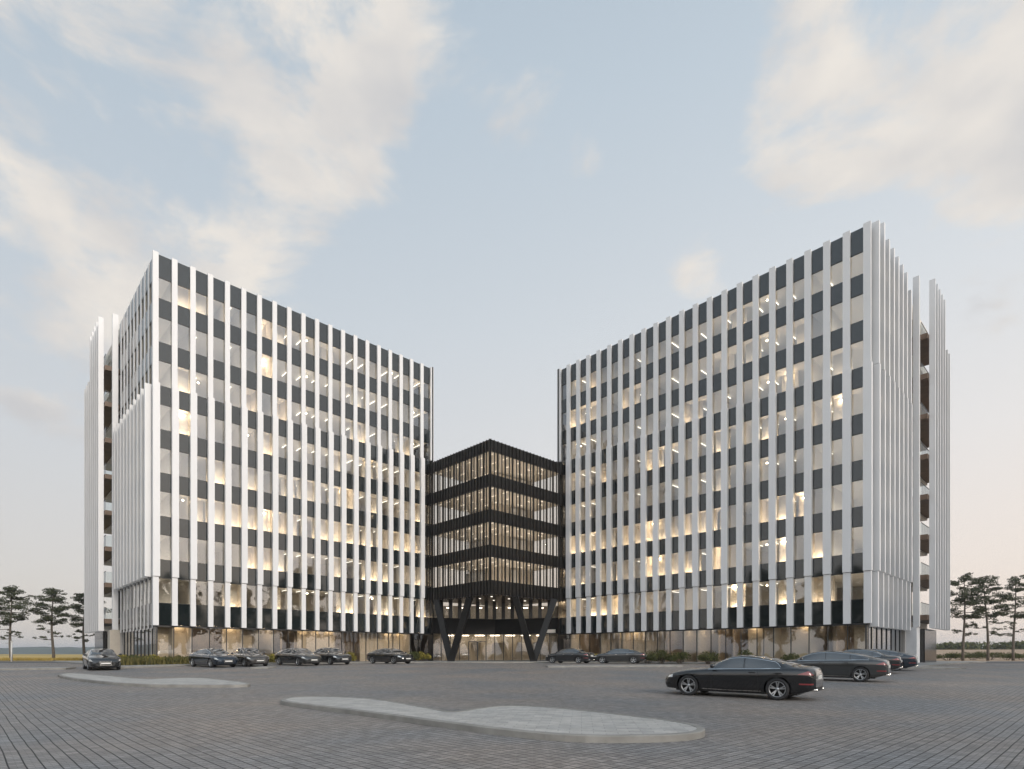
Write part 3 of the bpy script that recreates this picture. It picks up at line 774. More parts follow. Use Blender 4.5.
    # downlights in the soffit
    for x, y in ((2, 2), (4.5, 2.5), (7.5, 3), (2.5, 5), (3, 8), (5, 5)):
        m = MB(xf); m.tube([(x, y, 7.58), (x, y, 7.63)], [.12, .12], 10); m.build('downlight', lamp_c, root)
    return root
link()

# ------------------------------------------------------------------ pavement, kerbs and islands
pave_m = P('pavement_slabs', (0.30, 0.295, 0.285), 0.8, noise=0.12, nscale=0.6, bump=.3)
kerb_m = P('kerb_stone', (0.25, 0.24, 0.22), 0.8, noise=0.2, nscale=2.2, bump=.5, bscale=12)
def island_mat():
    m, nt, out = new_mat('island_slabs'); L = nt.links
    b = nt.nodes.new('ShaderNodeBsdfPrincipled'); b.inputs['Roughness'].default_value = .75
    geo = nt.nodes.new('ShaderNodeNewGeometry'); mp = nt.nodes.new('ShaderNodeMapping'); mp.inputs['Rotation'].default_value = (0, 0, .12); L.new(geo.outputs['Position'], mp.inputs[0])
    bk = nt.nodes.new('ShaderNodeTexBrick'); L.new(mp.outputs[0], bk.inputs['Vector'])
    bk.inputs['Scale'].default_value = 1; bk.inputs['Brick Width'].default_value = .4; bk.inputs['Row Height'].default_value = .2; bk.inputs['Mortar Size'].default_value = .005
    bk.inputs['Color1'].default_value = (.45, .43, .40, 1); bk.inputs['Color2'].default_value = (.36, .35, .335, 1); bk.inputs['Mortar'].default_value = (.22, .22, .21, 1)
    n = nt.nodes.new('ShaderNodeTexNoise'); n.inputs['Scale'].default_value = 2.5; n.inputs['Detail'].default_value = 8; n.inputs['Roughness'].default_value = .7; L.new(mp.outputs[0], n.inputs['Vector'])
    r = nt.nodes.new('ShaderNodeMapRange'); L.new(n.outputs[0], r.inputs[0]); r.inputs[1].default_value = .3; r.inputs[2].default_value = .7; r.inputs[3].default_value = .75; r.inputs[4].default_value = 1.18
    s = nt.nodes.new('ShaderNodeVectorMath'); s.operation = 'SCALE'; L.new(bk.outputs[0], s.inputs[0]); L.new(r.outputs[0], s.inputs['Scale']); L.new(s.outputs[0], b.inputs['Base Color'])
    L.new(b.outputs[0], out.inputs[0]); return m
isl_m = island_mat()
def smooth_poly(pts, it=2):
    for _ in range(it):
        q = []
        for i in range(len(pts)):
            a, b = Vector(pts[i]), Vector(pts[(i + 1) % len(pts)])
            q.append(tuple(a.lerp(b, .25))); q.append(tuple(a.lerp(b, .75)))
        pts = q
    return pts
def slab_poly(name, pts, h, top_m, kw=0.14, kind='structure', subdiv=False):
    """raised flat area with a kerb stone ring a few mm proud of the paving inside it"""
    n = len(pts)
    cx = sum(p[0] for p in pts) / n; cy_ = sum(p[1] for p in pts) / n
    area = sum(pts[i][0] * pts[(i + 1) % n][1] - pts[(i + 1) % n][0] * pts[i][1] for i in range(n))
    if area < 0: pts = pts[::-1]
    inner = []
    for i in range(n):
        p = Vector(pts[i]); a = (p - Vector(pts[i - 1])).normalized(); b = (Vector(pts[(i + 1) % n]) - p).normalized()
        t = (a + b).normalized(); nn = Vector((-t.y, t.x)); c = max(.5, nn.dot(Vector((-b.y, b.x))))
        inner.append(tuple(p + nn * kw / c))
    o = (pts[0][0], pts[0][1], gz(*pts[0]))
    m = MB()
    z = lambda p, d=0: gz(*p) + h + d
    vs = [(*p, gz(*p) - .2) for p in pts] + [(*p, z(p, -.015)) for p in pts] + [(p[0] + (q[0] - p[0]) * .12, p[1] + (q[1] - p[1]) * .12, z(p)) for p, q in zip(pts, inner)] + [(*p, z(p)) for p in inner] + [(*p, z(p, -.03)) for p in inner]
    fs = []
    for k in range(4):
        for i in range(n): j = (i + 1) % n; fs.append((k * n + i, k * n + j, (k + 1) * n + j, (k + 1) * n + i))
    m.add(vs, fs)
    kb = m.build('kerb', kerb_m, None, False); tag(kb, kind=kind)
    vv = [Vector((*p, z(p, -.008))) for p in inner]
    me = bpy.data.meshes.new(name); me.from_pydata([tuple(q) for q in vv], [], [tuple(t_) for t_ in tessellate_polygon([[Vector((q.x, q.y, 0)) for q in vv]])]); me.materials.append(top_m)
    t = bpy.data.objects.new(name, me); COL.objects.link(t); tag(t, kind=kind)
    return kb, t
def U(lst): return [unproj(x, y, .12) for x, y in lst]
slab_poly('traffic_island', smooth_poly(U([(279, 699), (291, 696.5), (330, 696), (378, 698.5), (415, 704.8), (437, 708.6), (453, 712.0), (471, 708.6), (490, 706.2), (520, 705), (565, 707.8), (640, 716), (688, 722), (708, 727.5), (700, 732.5), (660, 735.5), (575, 735.8), (500, 729), (420, 718.5), (340, 708), (284, 701.5)]), 2), .12, isl_m)
slab_poly('traffic_island', smooth_poly(U([(56, 675), (62, 673.2), (78, 673), (112, 675.8), (146, 679.0), (165, 678.2), (200, 677.2), (238, 681), (252, 683.4), (246, 684.6), (200, 684.8), (135, 684.2), (80, 679.2)]), 1), .12, isl_m)
def strip(name, a, b, wd, h=.12, m_=None):
    A, B = Vector(unproj(*a)), Vector(unproj(*b)); d = (B - A).normalized(); nn = Vector((-d.y, d.x)) * wd
    pts = [tuple(A.lerp(B, t / 6)) for t in range(7)] + [tuple(A.lerp(B, 1 - t / 6) + nn) for t in range(7)]
    slab_poly(name, pts, h, m_ or pave_m, .12)
strip('pavement', (548, 667.6), (683, 667.0), 1.3)
strip('pavement', (98, 669.2), (178, 666.4), 1.4)
strip('pavement', (905, 668.8), (966, 669.4), 1.6)
strip('pavement', (-60, 671.0), (66, 669.6), 1.6)
strip('pavement', (268, 669.0), (276, 668.0), 1.2)
def LW(C, a, s, x, y): return (C[0] + a[0] * x + s[0] * y, C[1] + a[1] * x + s[1] * y)
pv = [LW(CL, aL, sL, -4.0, 30), LW(CL, aL, sL, -4.0, 10), LW(CL, aL, sL, -4.0, -2.5), LW(CL, aL, sL, -2.5, -3.6), LW(CL, aL, sL, 8, -3.6), LW(CL, aL, sL, 18, -3.6), (-9, 58.8), (-4, 57.2), (1.5, 57.2), (6.5, 58.8),
      LW(CR, aR, sR, 20, -3.2), LW(CR, aR, sR, 10, -3.2), LW(CR, aR, sR, -2.0, -3.2), LW(CR, aR, sR, -3.2, -2.0), LW(CR, aR, sR, -3.5, 12), LW(CR, aR, sR, -3.5, 30), (26, 95), (-26, 95)]
# the pavement runs under the buildings; subdivided so that it follows the slope
def refine(pts, step=3):
    q = []
    for i in range(len(pts)):
        a, b = Vector(pts[i]), Vector(pts[(i + 1) % len(pts)]); k = max(1, int((b - a).length / step))
        for j in range(k): q.append(tuple(a.lerp(b, j / k)))
    return q
slab_poly('pavement', refine(pv), .12, pave_m, .15)
# dark drive along the far edge of the car park
drive_m = P('drive_asphalt', (0.085, 0.085, 0.088), 0.8, noise=.12, nscale=.4)
mb = MB()
gx = [-70, -55, -45, -38]; gy = [56, 60, 64, 68, 72]
def sheet(name, xs_, ys_, mat, lift):
    m = MB(); m.add([(x, y, gz(x, y) + lift) for y in ys_ for x in xs_], [(j * len(xs_) + i, j * len(xs_) + i + 1, (j + 1) * len(xs_) + i + 1, (j + 1) * len(xs_) + i) for j in range(len(ys_) - 1) for i in range(len(xs_) - 1)])
    tag(m.build(name, mat), kind='structure')
sheet('drive', [-130, -100, -70, -50, -43], [58, 62, 66, 70], drive_m, .006)
sheet('drive', [44, 60, 80, 110, 130], [55, 58, 62, 66, 70], drive_m, .006)

# ------------------------------------------------------------------ plants
def grass_bed(name, xfun, n, h, rnd, mat, lab):
    m = MB()
    for _ in range(n):
        x, y = xfun(rnd); z = gz(x, y) + .1; hh = h * rnd.uniform(.4, 1.2); a = rnd.uniform(0, 6.28); w_ = .05
        dx, dy = rnd.gauss(0, .12), rnd.gauss(0, .12)
        m.add([(x - w_ * math.cos(a), y - w_ * math.sin(a), z), (x + w_ * math.cos(a), y + w_ * math.sin(a), z), (x + dx, y + dy, z + hh)], [(0, 1, 2)])
    tag(m.build(name, mat, None, False), lab, 'grass', None, 'stuff')
rg = random.Random(3)
field_leaf = leafmat('dry_grass_blades', (0.30, 0.22, 0.06), (0.5, 0.36, 0.10))
grass_bed('ornamental_grass', lambda r: LW(CL, aL, sL, r.uniform(-2.8, 9), r.uniform(-2.2, -.5)), 4500, .6, rg, grass_leaf, 'yellow green ornamental grass along the foot of the left tower')
grass_bed('ornamental_grass', lambda r: LW(CL, aL, sL, r.uniform(-2.8, -.4), r.uniform(0, 14)), 4000, .6, rg, grass_leaf, 'ornamental grass round the side of the left tower')
grass_bed('field_edge_grass', lambda r: (r.uniform(-82, -47), r.uniform(74, 80)), 9000, .35, rg, field_leaf, 'tall yellow grass at the field edge behind the left pines')
def shrub(px, d, hgt, wid, mat, label, grp='shrubs along the towers', dens=1.0, stem=None):
    rnd = random.Random(int(px * 7))
    x, y = (px - 512) / F * d, d
    z = gz(x, y) + .08
    root = empty('shrub', (x, y, z)); tag(root, label, 'shrub', grp)
    m = MB(); st = MB()
    for i in range(9):
        a = rnd.uniform(0, 6.28); r = rnd.uniform(.1, .5) * wid; h = hgt * rnd.uniform(.45, .95) * (1 - r / wid * .6)
        tip = (math.cos(a) * r, math.sin(a) * r * .6, h)
        st.tube([(tip[0] * .2, tip[1] * .2, -.05), (tip[0] * .6, tip[1] * .6, h * .5), tip], [.03, .02, .008], 5)
        leaves(m, (tip[0], tip[1], h * .72), (wid * .24, wid * .22, h * .42), int(130 * dens), .16, rnd, .45)
    st.build('stems', bark, root); m.build('foliage', mat, root, False)
LS = [(127, 47.4, .8, 1.6, shrub_leaf, 'dark shrub between the yellowing one and the green one at the left tower\'s side'),
      (147, 46.2, .75, 1.5, shrub_leaf, 'small dark shrub left of the yellow green one at the left tower\'s near corner'),
      (169, 47.0, .8, 1.6, shrub_leaf, 'dark shrub just right of the left tower\'s near corner'),
      (228, 50.2, .9, 1.5, shrub_leaf, 'shrub seen between the dark blue car and its neighbour'),
      (118, 48.6, 1.0, 2.0, yellow_leaf, 'yellowing shrub at the foot of the left tower\'s side, right of the frontmost left car'),
      (136, 47.0, .9, 2.0, shrub_leaf, 'green shrub in the grass just left of the left tower\'s near corner'),
      (158, 46.6, .9, 1.9, yellow_leaf, 'yellow green shrub right below the left tower\'s near corner'),
      (181, 48.2, .8, 1.7, shrub_leaf, 'low green shrub left of the dark blue parked car'),
      (276, 52.5, 1.1, 1.7, yellow_leaf, 'yellow shrub in the gap between the two pairs of parked cars'),
      (348, 57.0, 1.2, 1.8, yellow_leaf, 'yellow green shrub right of the second pair of parked cars'),
      (414, 63.0, 1.4, 1.8, shrub_leaf, 'loose shrub by the left tower, right of the lone parked car'),
      (424, 63.6, 1.3, 1.6, yellow_leaf, 'pale airy shrub at the far end of the left tower\'s front'),
      (594, 60.5, 1.0, 1.4, yellow_leaf, 'yellow shrub between the two cars parked by the right tower'),
      (647, 53.6, 1.2, 2.0, shrub_leaf, 'dark green shrub just right of the cars parked by the right tower'),
      (662, 52.6, 1.4, 2.0, shrub_leaf, 'dark green shrub, middle one of the hedge-like three in front of the right tower'),
      (680, 51.6, 1.3, 2.0, shrub_leaf, 'dark green shrub above the bonnet of the black coupe'),
      (708, 49.8, 1.2, 1.9, shrub_leaf, 'green shrub seen over the windscreen of the black coupe'),
      (745, 47.8, 1.3, 1.9, shrub_leaf, 'green shrub seen above the roof of the black coupe'),
      (790, 45.8, 1.2, 1.8, shrub_leaf, 'green shrub seen above the boot of the black coupe')]
for q in LS: shrub(*q)
# reddish and green growth at the right field edge
for i, (px, d, h, wd) in enumerate(((948, 84, 1.2, 3.2), (958, 92, 1.5, 4), (972, 88, 1.3, 4), (990, 90, 1.6, 4.5), (1006, 87, 1.3, 4), (1022, 90, 1.5, 4))):
    shrub(px, d, h, wd, shrub_leaf, ['low bush at the field edge beside the right tower', 'bush under the first pine of the right row', 'bush between the first and the leaning pine',
          'wide bush right behind the leaning pine', 'bush left of the last pine on the right', 'bush at the right edge of the field'][i], 'bushes at the right field edge', 1.6)
m = MB(); rr_ = random.Random(8)
for _ in range(90):
    a = R(rr_.uniform(38, 60)); r = rr_.uniform(300, 340)
    leaves(m, (math.cos(a) * r, math.sin(a) * r, gz(math.cos(a) * r, math.sin(a) * r) + 1.0), (rr_.uniform(3, 7), 3, rr_.uniform(1.0, 2.6)), 110, 1.3, rr_, .6)
tag(m.build('far_hedgerow', shrub_leaf, None, False), 'hazy hedgerow on the skyline right of the right tower', 'hedgerow', None, 'stuff')

# broadleaf trees behind the camera, seen mirrored in the lower panes
def broad(seed):
    rnd = random.Random(seed); root = empty('broadleaf_tree', (0, 0, 0)); m = MB(); t = MB()
    t.tube([(0, 0, -.3), (.1, 0, 3), (-.1, .1, 7), (.1, 0, 11)], [.4, .3, .2, .06], 8)
    for i in range(34):
        a = rnd.uniform(0, 6.28); z = rnd.uniform(4, 14.5); r = rnd.uniform(0.5, 4.6) * math.sin(min(3.0, (z - 2.5) / 4.2)) ** .5 if z < 13 else rnd.uniform(0, 2)
        r = abs(r.real) if isinstance(r, complex) else r
        c = (math.cos(a) * r, math.sin(a) * r, z)
        t.tube([(0, 0, max(2.5, z - 2)), (c[0] * .8, c[1] * .8, z)], [.10, .03], 5)
        leaves(m, c, (1.5, 1.5, 1.0), 90, .5, rnd, .6)
    t.build('trunk', bark, root); m.build('crown', broad_leaf, root, False); return root
pr = broad(2)
for i, (x, y, lab) in enumerate([(47, 2, ''), (56, -6, ''), (40, -8, ''), (66, 6, ''), (34, -18, ''), (62, -14, ''), (52, 10, ''), (52, 27, ''), (60, 20, ''), (64, 34, ''), (-54, 26, ''), (-62, 4, ''), (-46, 6, ''), (-38, -5, ''), (-56, 2, ''), (-30, -14, ''), (-62, 14, ''), (-50, -12, ''), (-54, 22, '')]):
    o = pr if i == 0 else copy_tree(pr)
    o.location = (x, y, 0); o.rotation_euler.z = i * 1.3; k = 1.15 + .35 * ((i * 37) % 10) / 10; o.scale = (k, k, k)
    tag(o, ('broadleaf tree beyond the right edge, seen mirrored in the left tower\'s lower glass' if x > 0 else 'broadleaf tree beyond the left edge, mirrored in the lower glass of the right tower'), 'tree', 'trees right of the view' if x > 0 else 'trees left of the view')

# thin poles and posts on the left
pole_m = P('pale_pole', (.6, .6, .58), .5)
x, y = (11.5 - 512) / F * 66, 66
m = MB(); z = gz(x, y); m.tube([(x, y, z - .1), (x, y, z + 2.3)], [.09, .07], 8); m.tube([(x, y, z + 2.3), (x, y, z + 2.4)], [.12, .12], 8)
tag(m.build('bollard_light', pole_m, None, origin=(x, y, z)), 'pale slim post standing in front of the leftmost pine', 'post')

# ------------------------------------------------------------------ cars
tyre_m = P('tyre_rubber', (0.022, 0.022, 0.023), 0.75)
rim_m = P('alloy_rim', (0.42, 0.43, 0.44), 0.3, metal=.85)
disc_m = P('brake_dark', (0.015, 0.015, 0.015), 0.6)
car_glass = P('car_glass', (0.035, 0.040, 0.045), 0.03, spec=1.0, coat=1.0)
chrome = P('chrome', (0.75, 0.74, 0.72), 0.12, metal=1.0)
red_lens = P('red_lens', (0.20, 0.025, 0.028), 0.12, coat=1.0)
clear_lens = P('clear_lens', (0.55, 0.56, 0.55), 0.10, metal=.4, coat=1.0)
plate_m = P('plate', (0.75, 0.75, 0.72), 0.4)
trim_m = P('black_trim', (0.012, 0.012, 0.012), 0.45)
def paint(name, c, r=.10): return P(name, c, r, metal=.15, coat=1.0, spec=.5)
PAINTS = {'black': paint('paint_black', (.005, .005, .006), .08), 'grey': paint('paint_grey', (.035, .036, .036)), 'navy': paint('paint_navy', (.012, .020, .032)),
          'silver': paint('paint_silver', (.22, .22, .21)), 'brown': paint('paint_brown', (.050, .045, .040)), 'dark': paint('paint_dark', (.020, .021, .022))}
def interp(tab, x):
    if x <= tab[0][0]: return tab[0][1]
    for (x0, v0), (x1, v1), i in zip(tab, tab[1:], range(len(tab))):
        if x <= x1:
            vm = tab[i - 1] if i > 0 else (x0 - (x1 - x0), v0); vp = tab[i + 2] if i + 2 < len(tab) else (x1 + (x1 - x0), v1)
            m0 = (v1 - vm[1]) / (x1 - vm[0]) * (x1 - x0); m1 = (vp[1] - v0) / (vp[0] - x0) * (x1 - x0)
            t = (x - x0) / (x1 - x0)
            d = v1 - v0
            if d == 0: m0 = m1 = 0
            else:
                m0 = max(-3 * abs(d), min(3 * abs(d), m0)); m1 = max(-3 * abs(d), min(3 * abs(d), m1))
            return (2*t**3 - 3*t*t + 1) * v0 + (t**3 - 2*t*t + t) * m0 + (-2*t**3 + 3*t*t) * v1 + (t**3 - t*t) * m1
    return tab[-1][1]
CT = {
 'coupe': dict(x=(-2.41, 2.41), wx=(1.43, -1.38), wr=.345,
   zt=[(-2.41, .84), (-2.37, .97), (-2.25, 1.035), (-1.9, 1.075), (-1.55, 1.155), (-1.1, 1.265), (-.65, 1.35), (-.25, 1.378), (.12, 1.335), (.52, 1.15), (.88, .965), (1.35, .915), (1.9, .83), (2.2, .74), (2.36, .63), (2.41, .55)],
   belt=[(-2.41, .78), (-2.2, .95), (-1.6, .97), (-.8, .94), (.4, .905), (1.0, .875), (1.6, .81), (2.1, .70), (2.41, .52)],
   zb=[(-2.41, .36), (-2.2, .27), (-1.8, .2), (0, .17), (1.9, .2), (2.3, .22), (2.41, .30)],
   w=[(-2.41, .62), (-2.34, .74), (-2.15, .84), (-1.8, .905), (-1.38, .93), (-.6, .905), (.5, .90), (1.43, .915), (1.9, .86), (2.2, .74), (2.34, .60), (2.41, .46)],
   ws=(.84, .24), rw=(-1.1, -1.85), sg=(.78, -1.45), pil=(-.36,)),
 'fastback': dict(x=(-2.48, 2.48), wx=(1.50, -1.42), wr=.345,
   zt=[(-2.48, .80), (-2.44, .95), (-2.36, 1.02), (-2.1, 1.08), (-1.6, 1.2), (-1.0, 1.33), (-.4, 1.405), (.1, 1.42), (.5, 1.37), (.95, 1.2), (1.35, 1.01), (1.7, .95), (2.1, .87), (2.35, .76), (2.44, .66), (2.48, .56)],
   belt=[(-2.48, .76), (-2.3, .95), (-1.6, 1.0), (-.8, .975), (.4, .945), (1.1, .91), (1.7, .86), (2.2, .74), (2.48, .53)],
   zb=[(-2.48, .36), (-2.25, .27), (-1.9, .2), (0, .17), (1.9, .2), (2.38, .22), (2.48, .30)],
   w=[(-2.48, .66), (-2.41, .78), (-2.2, .86), (-1.8, .925), (-1.4, .945), (-.6, .93), (.5, .925), (1.5, .93), (1.95, .89), (2.25, .79), (2.41, .66), (2.48, .54)],
   ws=(1.27, .62), rw=(-1.1, -2.0), sg=(1.2, -1.75), pil=(.02, -1.0)),
 'sedan': dict(x=(-2.38, 2.38), wx=(1.42, -1.40), wr=.335,
   zt=[(-2.38, .80), (-2.34, .95), (-2.26, 1.02), (-1.85, 1.06), (-1.5, 1.13), (-1.05, 1.33), (-.6, 1.425), (-.1, 1.455), (.4, 1.40), (.85, 1.2), (1.22, 1.01), (1.6, .95), (2.0, .87), (2.26, .76), (2.35, .66), (2.38, .56)],
   belt=[(-2.38, .76), (-2.2, .94), (-1.5, .98), (-.8, .965), (.4, .945), (1.0, .92), (1.6, .87), (2.1, .75), (2.38, .53)],
   zb=[(-2.38, .36), (-2.15, .27), (-1.8, .2), (0, .17), (1.8, .2), (2.28, .22), (2.38, .30)],
   w=[(-2.38, .66), (-2.31, .77), (-2.1, .85), (-1.8, .90), (-1.4, .92), (-.6, .915), (.5, .91), (1.42, .91), (1.9, .87), (2.16, .78), (2.31, .66), (2.38, .54)],
   ws=(1.15, .52), rw=(-.98, -1.52), sg=(1.05, -1.4), pil=(-.02, -.95)),
}
def car_section(T, x):
    zt = interp(T['zt'], x); zs = min(interp(T['belt'], x), zt - .025); zb = interp(T['zb'], x); w_ = interp(T['w'], x)
    h = zt - zs; a = sstep(.06, .30, h)
    H = zs - zb
    low = [(0, zb), (w_ * .62, zb), (w_ * .88, zb + .02), (w_ * .94, zb + .08), (w_ * .955, zb + .26 * H), (w_ * .978, zb + .52 * H), (w_, zb + .76 * H), (w_ * .985, zs - .075), (w_ * .95, zs - .02), (w_ * .915, zs + .005)]
    up_g = [(w_ * .865, zs + .04 * h), (w_ * .79, zs + .45 * h), (w_ * .70, zs + .80 * h), (w_ * .64, zs + .915 * h), (w_ * .52, zs + .97 * h), (w_ * .28, zs + .995 * h), (0, zt)]
    up_h = [(w_ * .88, zs + .25 * h), (w_ * .80, zs + .5 * h), (w_ * .68, zs + .72 * h), (w_ * .55, zs + .85 * h), (w_ * .4, zs + .93 * h), (w_ * .2, zs + .99 * h), (0, zt)]
    up = [(g[0] * a + q[0] * (1 - a), g[1] * a + q[1] * (1 - a)) for g, q in zip(up_g, up_h)]
    return low + up
def Yat(T, x, z):
    s = car_section(T, x)
    for (y0, z0), (y1, z1) in list(zip(s[2:], s[3:])):
        if z0 <= z <= z1: return y0 + (y1 - y0) * (z - z0) / max(1e-6, z1 - z0)
    return s[6][0]
def Zat(T, x, y):
    s = car_section(T, x)[8:]
    for (y0, z0), (y1, z1) in zip(s, s[1:]):
        if y1 <= y <= y0: return z0 + (z1 - z0) * (y0 - y) / max(1e-6, y0 - y1)
    return s[-1][1]
def make_car(kind):
    T = CT[kind]; root = empty('parked_car', (0, 0, 0))
    x0, x1 = T['x']; Nx = 72
    xs_ = [x0 + (x1 - x0) * (0.5 - 0.5 * math.cos(math.pi * i / Nx)) * 1.0 for i in range(Nx + 1)]
    vs = []; fs = []
    full = []
    for x in xs_:
        s = car_section(T, x); full.append([(x, y, z) for y, z in s] + [(x, -y, z) for y, z in s[-2:0:-1]])
    n = len(full[0])
    for r_ in full: vs += r_
    for i in range(Nx):
        for k in range(n): fs.append((i * n + k, i * n + (k + 1) % n, (i + 1) * n + (k + 1) % n, (i + 1) * n + k))
    fs.append(tuple(range(n))); fs.append(tuple(Nx * n + k for k in range(n - 1, -1, -1)))
    m = MB(); m.add(vs, fs, True); body = m.build('body', PAINTS['black'], None)
    # wheel arches cut out of the body
    cutters = []
    for wx in T['wx']:
        for sd in (-1, 1):
            c = MB(); r = T['wr'] + .045
            c.tube([(wx, sd * .62, T['wr'] + .01), (wx, sd * 1.1, T['wr'] + .01)], [r, r], 36)
            # tube() orients by its axis; good for a y-axis cylinder
            o = c.build('cut', trim_m, None); cutters.append(o)
            md = body.modifiers.new('b', 'BOOLEAN'); md.operation = 'DIFFERENCE'; md.object = o; md.solver = 'EXACT'
    dg = bpy.context.evaluated_depsgraph_get(); dg.update()
    me = bpy.data.meshes.new_from_object(body.evaluated_get(dg)); body.modifiers.clear(); body.data = me
    for o in cutters: bpy.data.objects.remove(o)
    me.materials.clear(); me.materials.append(PAINTS['black'])
    for p in me.polygons: p.material_index = 0; p.use_smooth = True
    me.set_sharp_from_angle(angle=R(38))
    body.parent = root
    def side_patch(name, mat, xa, xb, zlo, zhi, off=.006, nx=14, nz=5, par=root, both=True):
        res = []
        for sd in ((1, -1) if both else (1,)):
            m = MB(); g_ = []
            for i in range(nx + 1):
                x = xa + (xb - xa) * i / nx; a_, b_ = zlo(x), zhi(x)
                for j in range(nz + 1):
                    z = a_ + (max(a_ + .001, b_) - a_) * j / nz
                    g_.append((x, sd * (Yat(T, x, z) + off), z))
            m.add(g_, [(i * (nz + 1) + j, (i + 1) * (nz + 1) + j, (i + 1) * (nz + 1) + j + 1, i * (nz + 1) + j + 1) for i in range(nx) for j in range(nz)], True)
            res.append(m.build(name, mat, par))
        return res
    def top_patch(name, mat, xa, xb, wa, wb, off=.007, nx=10, ny=14):
        m = MB(); g_ = []
        for i in range(nx + 1):
            t = i / nx; x = xa + (xb - xa) * t; hw = wa + (wb - wa) * t
            for j in range(ny + 1):
                y = hw * (-1 + 2 * j / ny); xx = x - .10 * (abs(y) / hw) ** 2 * (1 if xa > 0 else -1) * (1 - t) * 1.0
                g_.append((xx, y, Zat(T, xx, abs(y)) + off))
        m.add(g_, [(i * (ny + 1) + j, (i + 1) * (ny + 1) + j, (i + 1) * (ny + 1) + j + 1, i * (ny + 1) + j + 1) for i in range(nx) for j in range(ny)], True)
        return m.build(name, mat, root)
    sg0, sg1 = T['sg']
    belt = lambda x: min(interp(T['belt'], x), interp(T['zt'], x) - .025) + .035
    def roofl(x):
        zt = interp(T['zt'], x); zs = belt(x) - .035
        return zs + (zt - zs) * .80
    cuts = [sg0] + list(T['pil']) + [sg1]
    for k in range(len(cuts) - 1):
        xa, xb = cuts[k] - (.02 if k else 0), cuts[k + 1] + (.02 if k < len(cuts) - 2 else 0)
        def zh(x, last=(k == len(cuts) - 2), first=(k == 0)):
            z = roofl(x)
            if last: z = min(z, belt(x) + (x - sg1) * 1.1 + .02)
            if first: z = min(z, belt(x) + (sg0 - x) * .9 + .0)
            return z
        side_patch('side_window', car_glass, xa, xb, belt, zh, .007, 16, 5)
    # chrome line round the side glass
    side_patch('window_trim', chrome, sg0, sg1, lambda x: belt(x) - .022, lambda x: belt(x) - .004, .009, 22, 1)
    def zh2(x): return min(roofl(x), belt(x) + (x - sg1) * 1.1 + .02, belt(x) + (sg0 - x) * .9)
    side_patch('window_trim', chrome, sg0, sg1, lambda x: zh2(x) + .004, lambda x: zh2(x) + .020, .009, 26, 1)
    wa = interp(T['w'], T['ws'][0])
    top_patch('windscreen', car_glass, T['ws'][0], T['ws'][1], wa * .80, wa * .60)
    top_patch('rear_window', car_glass, T['rw'][1], T['rw'][0], wa * .74, wa * .60)
    # doors: thin dark gap lines on the flank
    dl = [sg0 - .12, T['pil'][0] - (.45 if kind == 'coupe' else .0)] + ([T['wx'][1] + .42] if kind != 'coupe' else [])
    for xd in dl: side_patch('door_gap', trim_m, xd, xd - .014, lambda x: interp(T['zb'], x) + .13, lambda x: belt(x) - .03, .003, 1, 10)
    side_patch('sill_trim', chrome, T['wx'][0] - .47, T['wx'][1] + .47, lambda x: interp(T['zb'], x) + .075, lambda x: interp(T['zb'], x) + .092, .006, 14, 1)
    hs = [T['pil'][0] - (.28 if kind == 'coupe' else -.18)] + ([T['pil'][1] + .14] if kind != 'coupe' else [])
    for xh in hs:
        for sd in (1, -1):
            m = MB(); z = belt(xh) - .13; y = Yat(T, xh, z) + .012; m.box(xh - .10, xh + .10, sd * y - .012, sd * y + .012, z - .014, z + .014); m.build('door_handle', trim_m if kind == 'coupe' else chrome, root)
    # mirrors
    for sd in (1, -1):
        m = MB(); x = sg0 - .18; z = belt(x) + .07; y = interp(T['w'], x) * .93
        m.tube([(x + .06, sd * (y + .02), z), (x + .02, sd * (y + .04), z), (x - .01, sd * (y + .11), z + .02), (x - .01, sd * (y + .17), z + .02), (x + .01, sd * (y + .20), z + .02)], [.03, .045, .075, .07, .03], 8)
        m.build('mirror', PAINTS['black'], root)
    # lamps
    xe = x1
    side_patch('headlight', clear_lens, xe - .07, xe - .42, lambda x: .60 + .02 * (xe - x), lambda x: min(interp(T['belt'], x) - .02, .60 + .02 * (xe - x) + .13), .008, 10, 4)
    side_patch('tail_light', red_lens, x0 + .04, x0 + .46, lambda x: .79 + .05 * (x - x0), lambda x: min(.80 + .19 * (1 - (x - x0) / .5), belt(x) - .045), .009, 10, 4)
    m = MB(); m.box(x0 - .012, x0 + .05, -.56, .56, .62, .66); m.build('bumper_trim', chrome, root)
    m = MB(); m.box(x0 - .02, x0 + .03, -.26, .26, .66, .78); m.build('licence_plate', plate_m, root)
    side_patch('rear_reflector', red_lens, x0 + .05, x0 + .42, lambda x: .50, lambda x: .545, .006, 8, 1)
    m = MB(); m.box(x0 - .01, x0 + .2, -.52, .52, .30, .42); m.build('rear_valance', trim_m, root)
    for sd in (1, -1):
        m = MB(); m.tube([(x0 - .03, sd * .5, .34), (x0 + .25, sd * .5, .34)], [.045, .045], 10); m.build('exhaust', chrome, root)
    gw = .30
    m = MB(); m.box(x1 - .06, x1 + .015, -gw, gw, .34, .60); m.build('grille', trim_m, root)
    m = MB()
    for z_ in (.335, .60): m.box(x1 - .05, x1 + .022, -gw - .015, gw + .015, z_ - .008, z_ + .008)
    for y_ in (-gw, gw): m.box(x1 - .05, x1 + .022, y_ - .01, y_ + .01, .34, .60)
    m.build('grille_surround', chrome, root)
    m = MB(); m.box(x1 + .0, x1 + .028, -.26, .26, .43, .52); m.build('licence_plate', plate_m, root)
    side_patch('air_intake', trim_m, x1 - .07, x1 - .28, lambda x: .32, lambda x: .42, .006, 6, 2)
    # wheels
    r = T['wr']
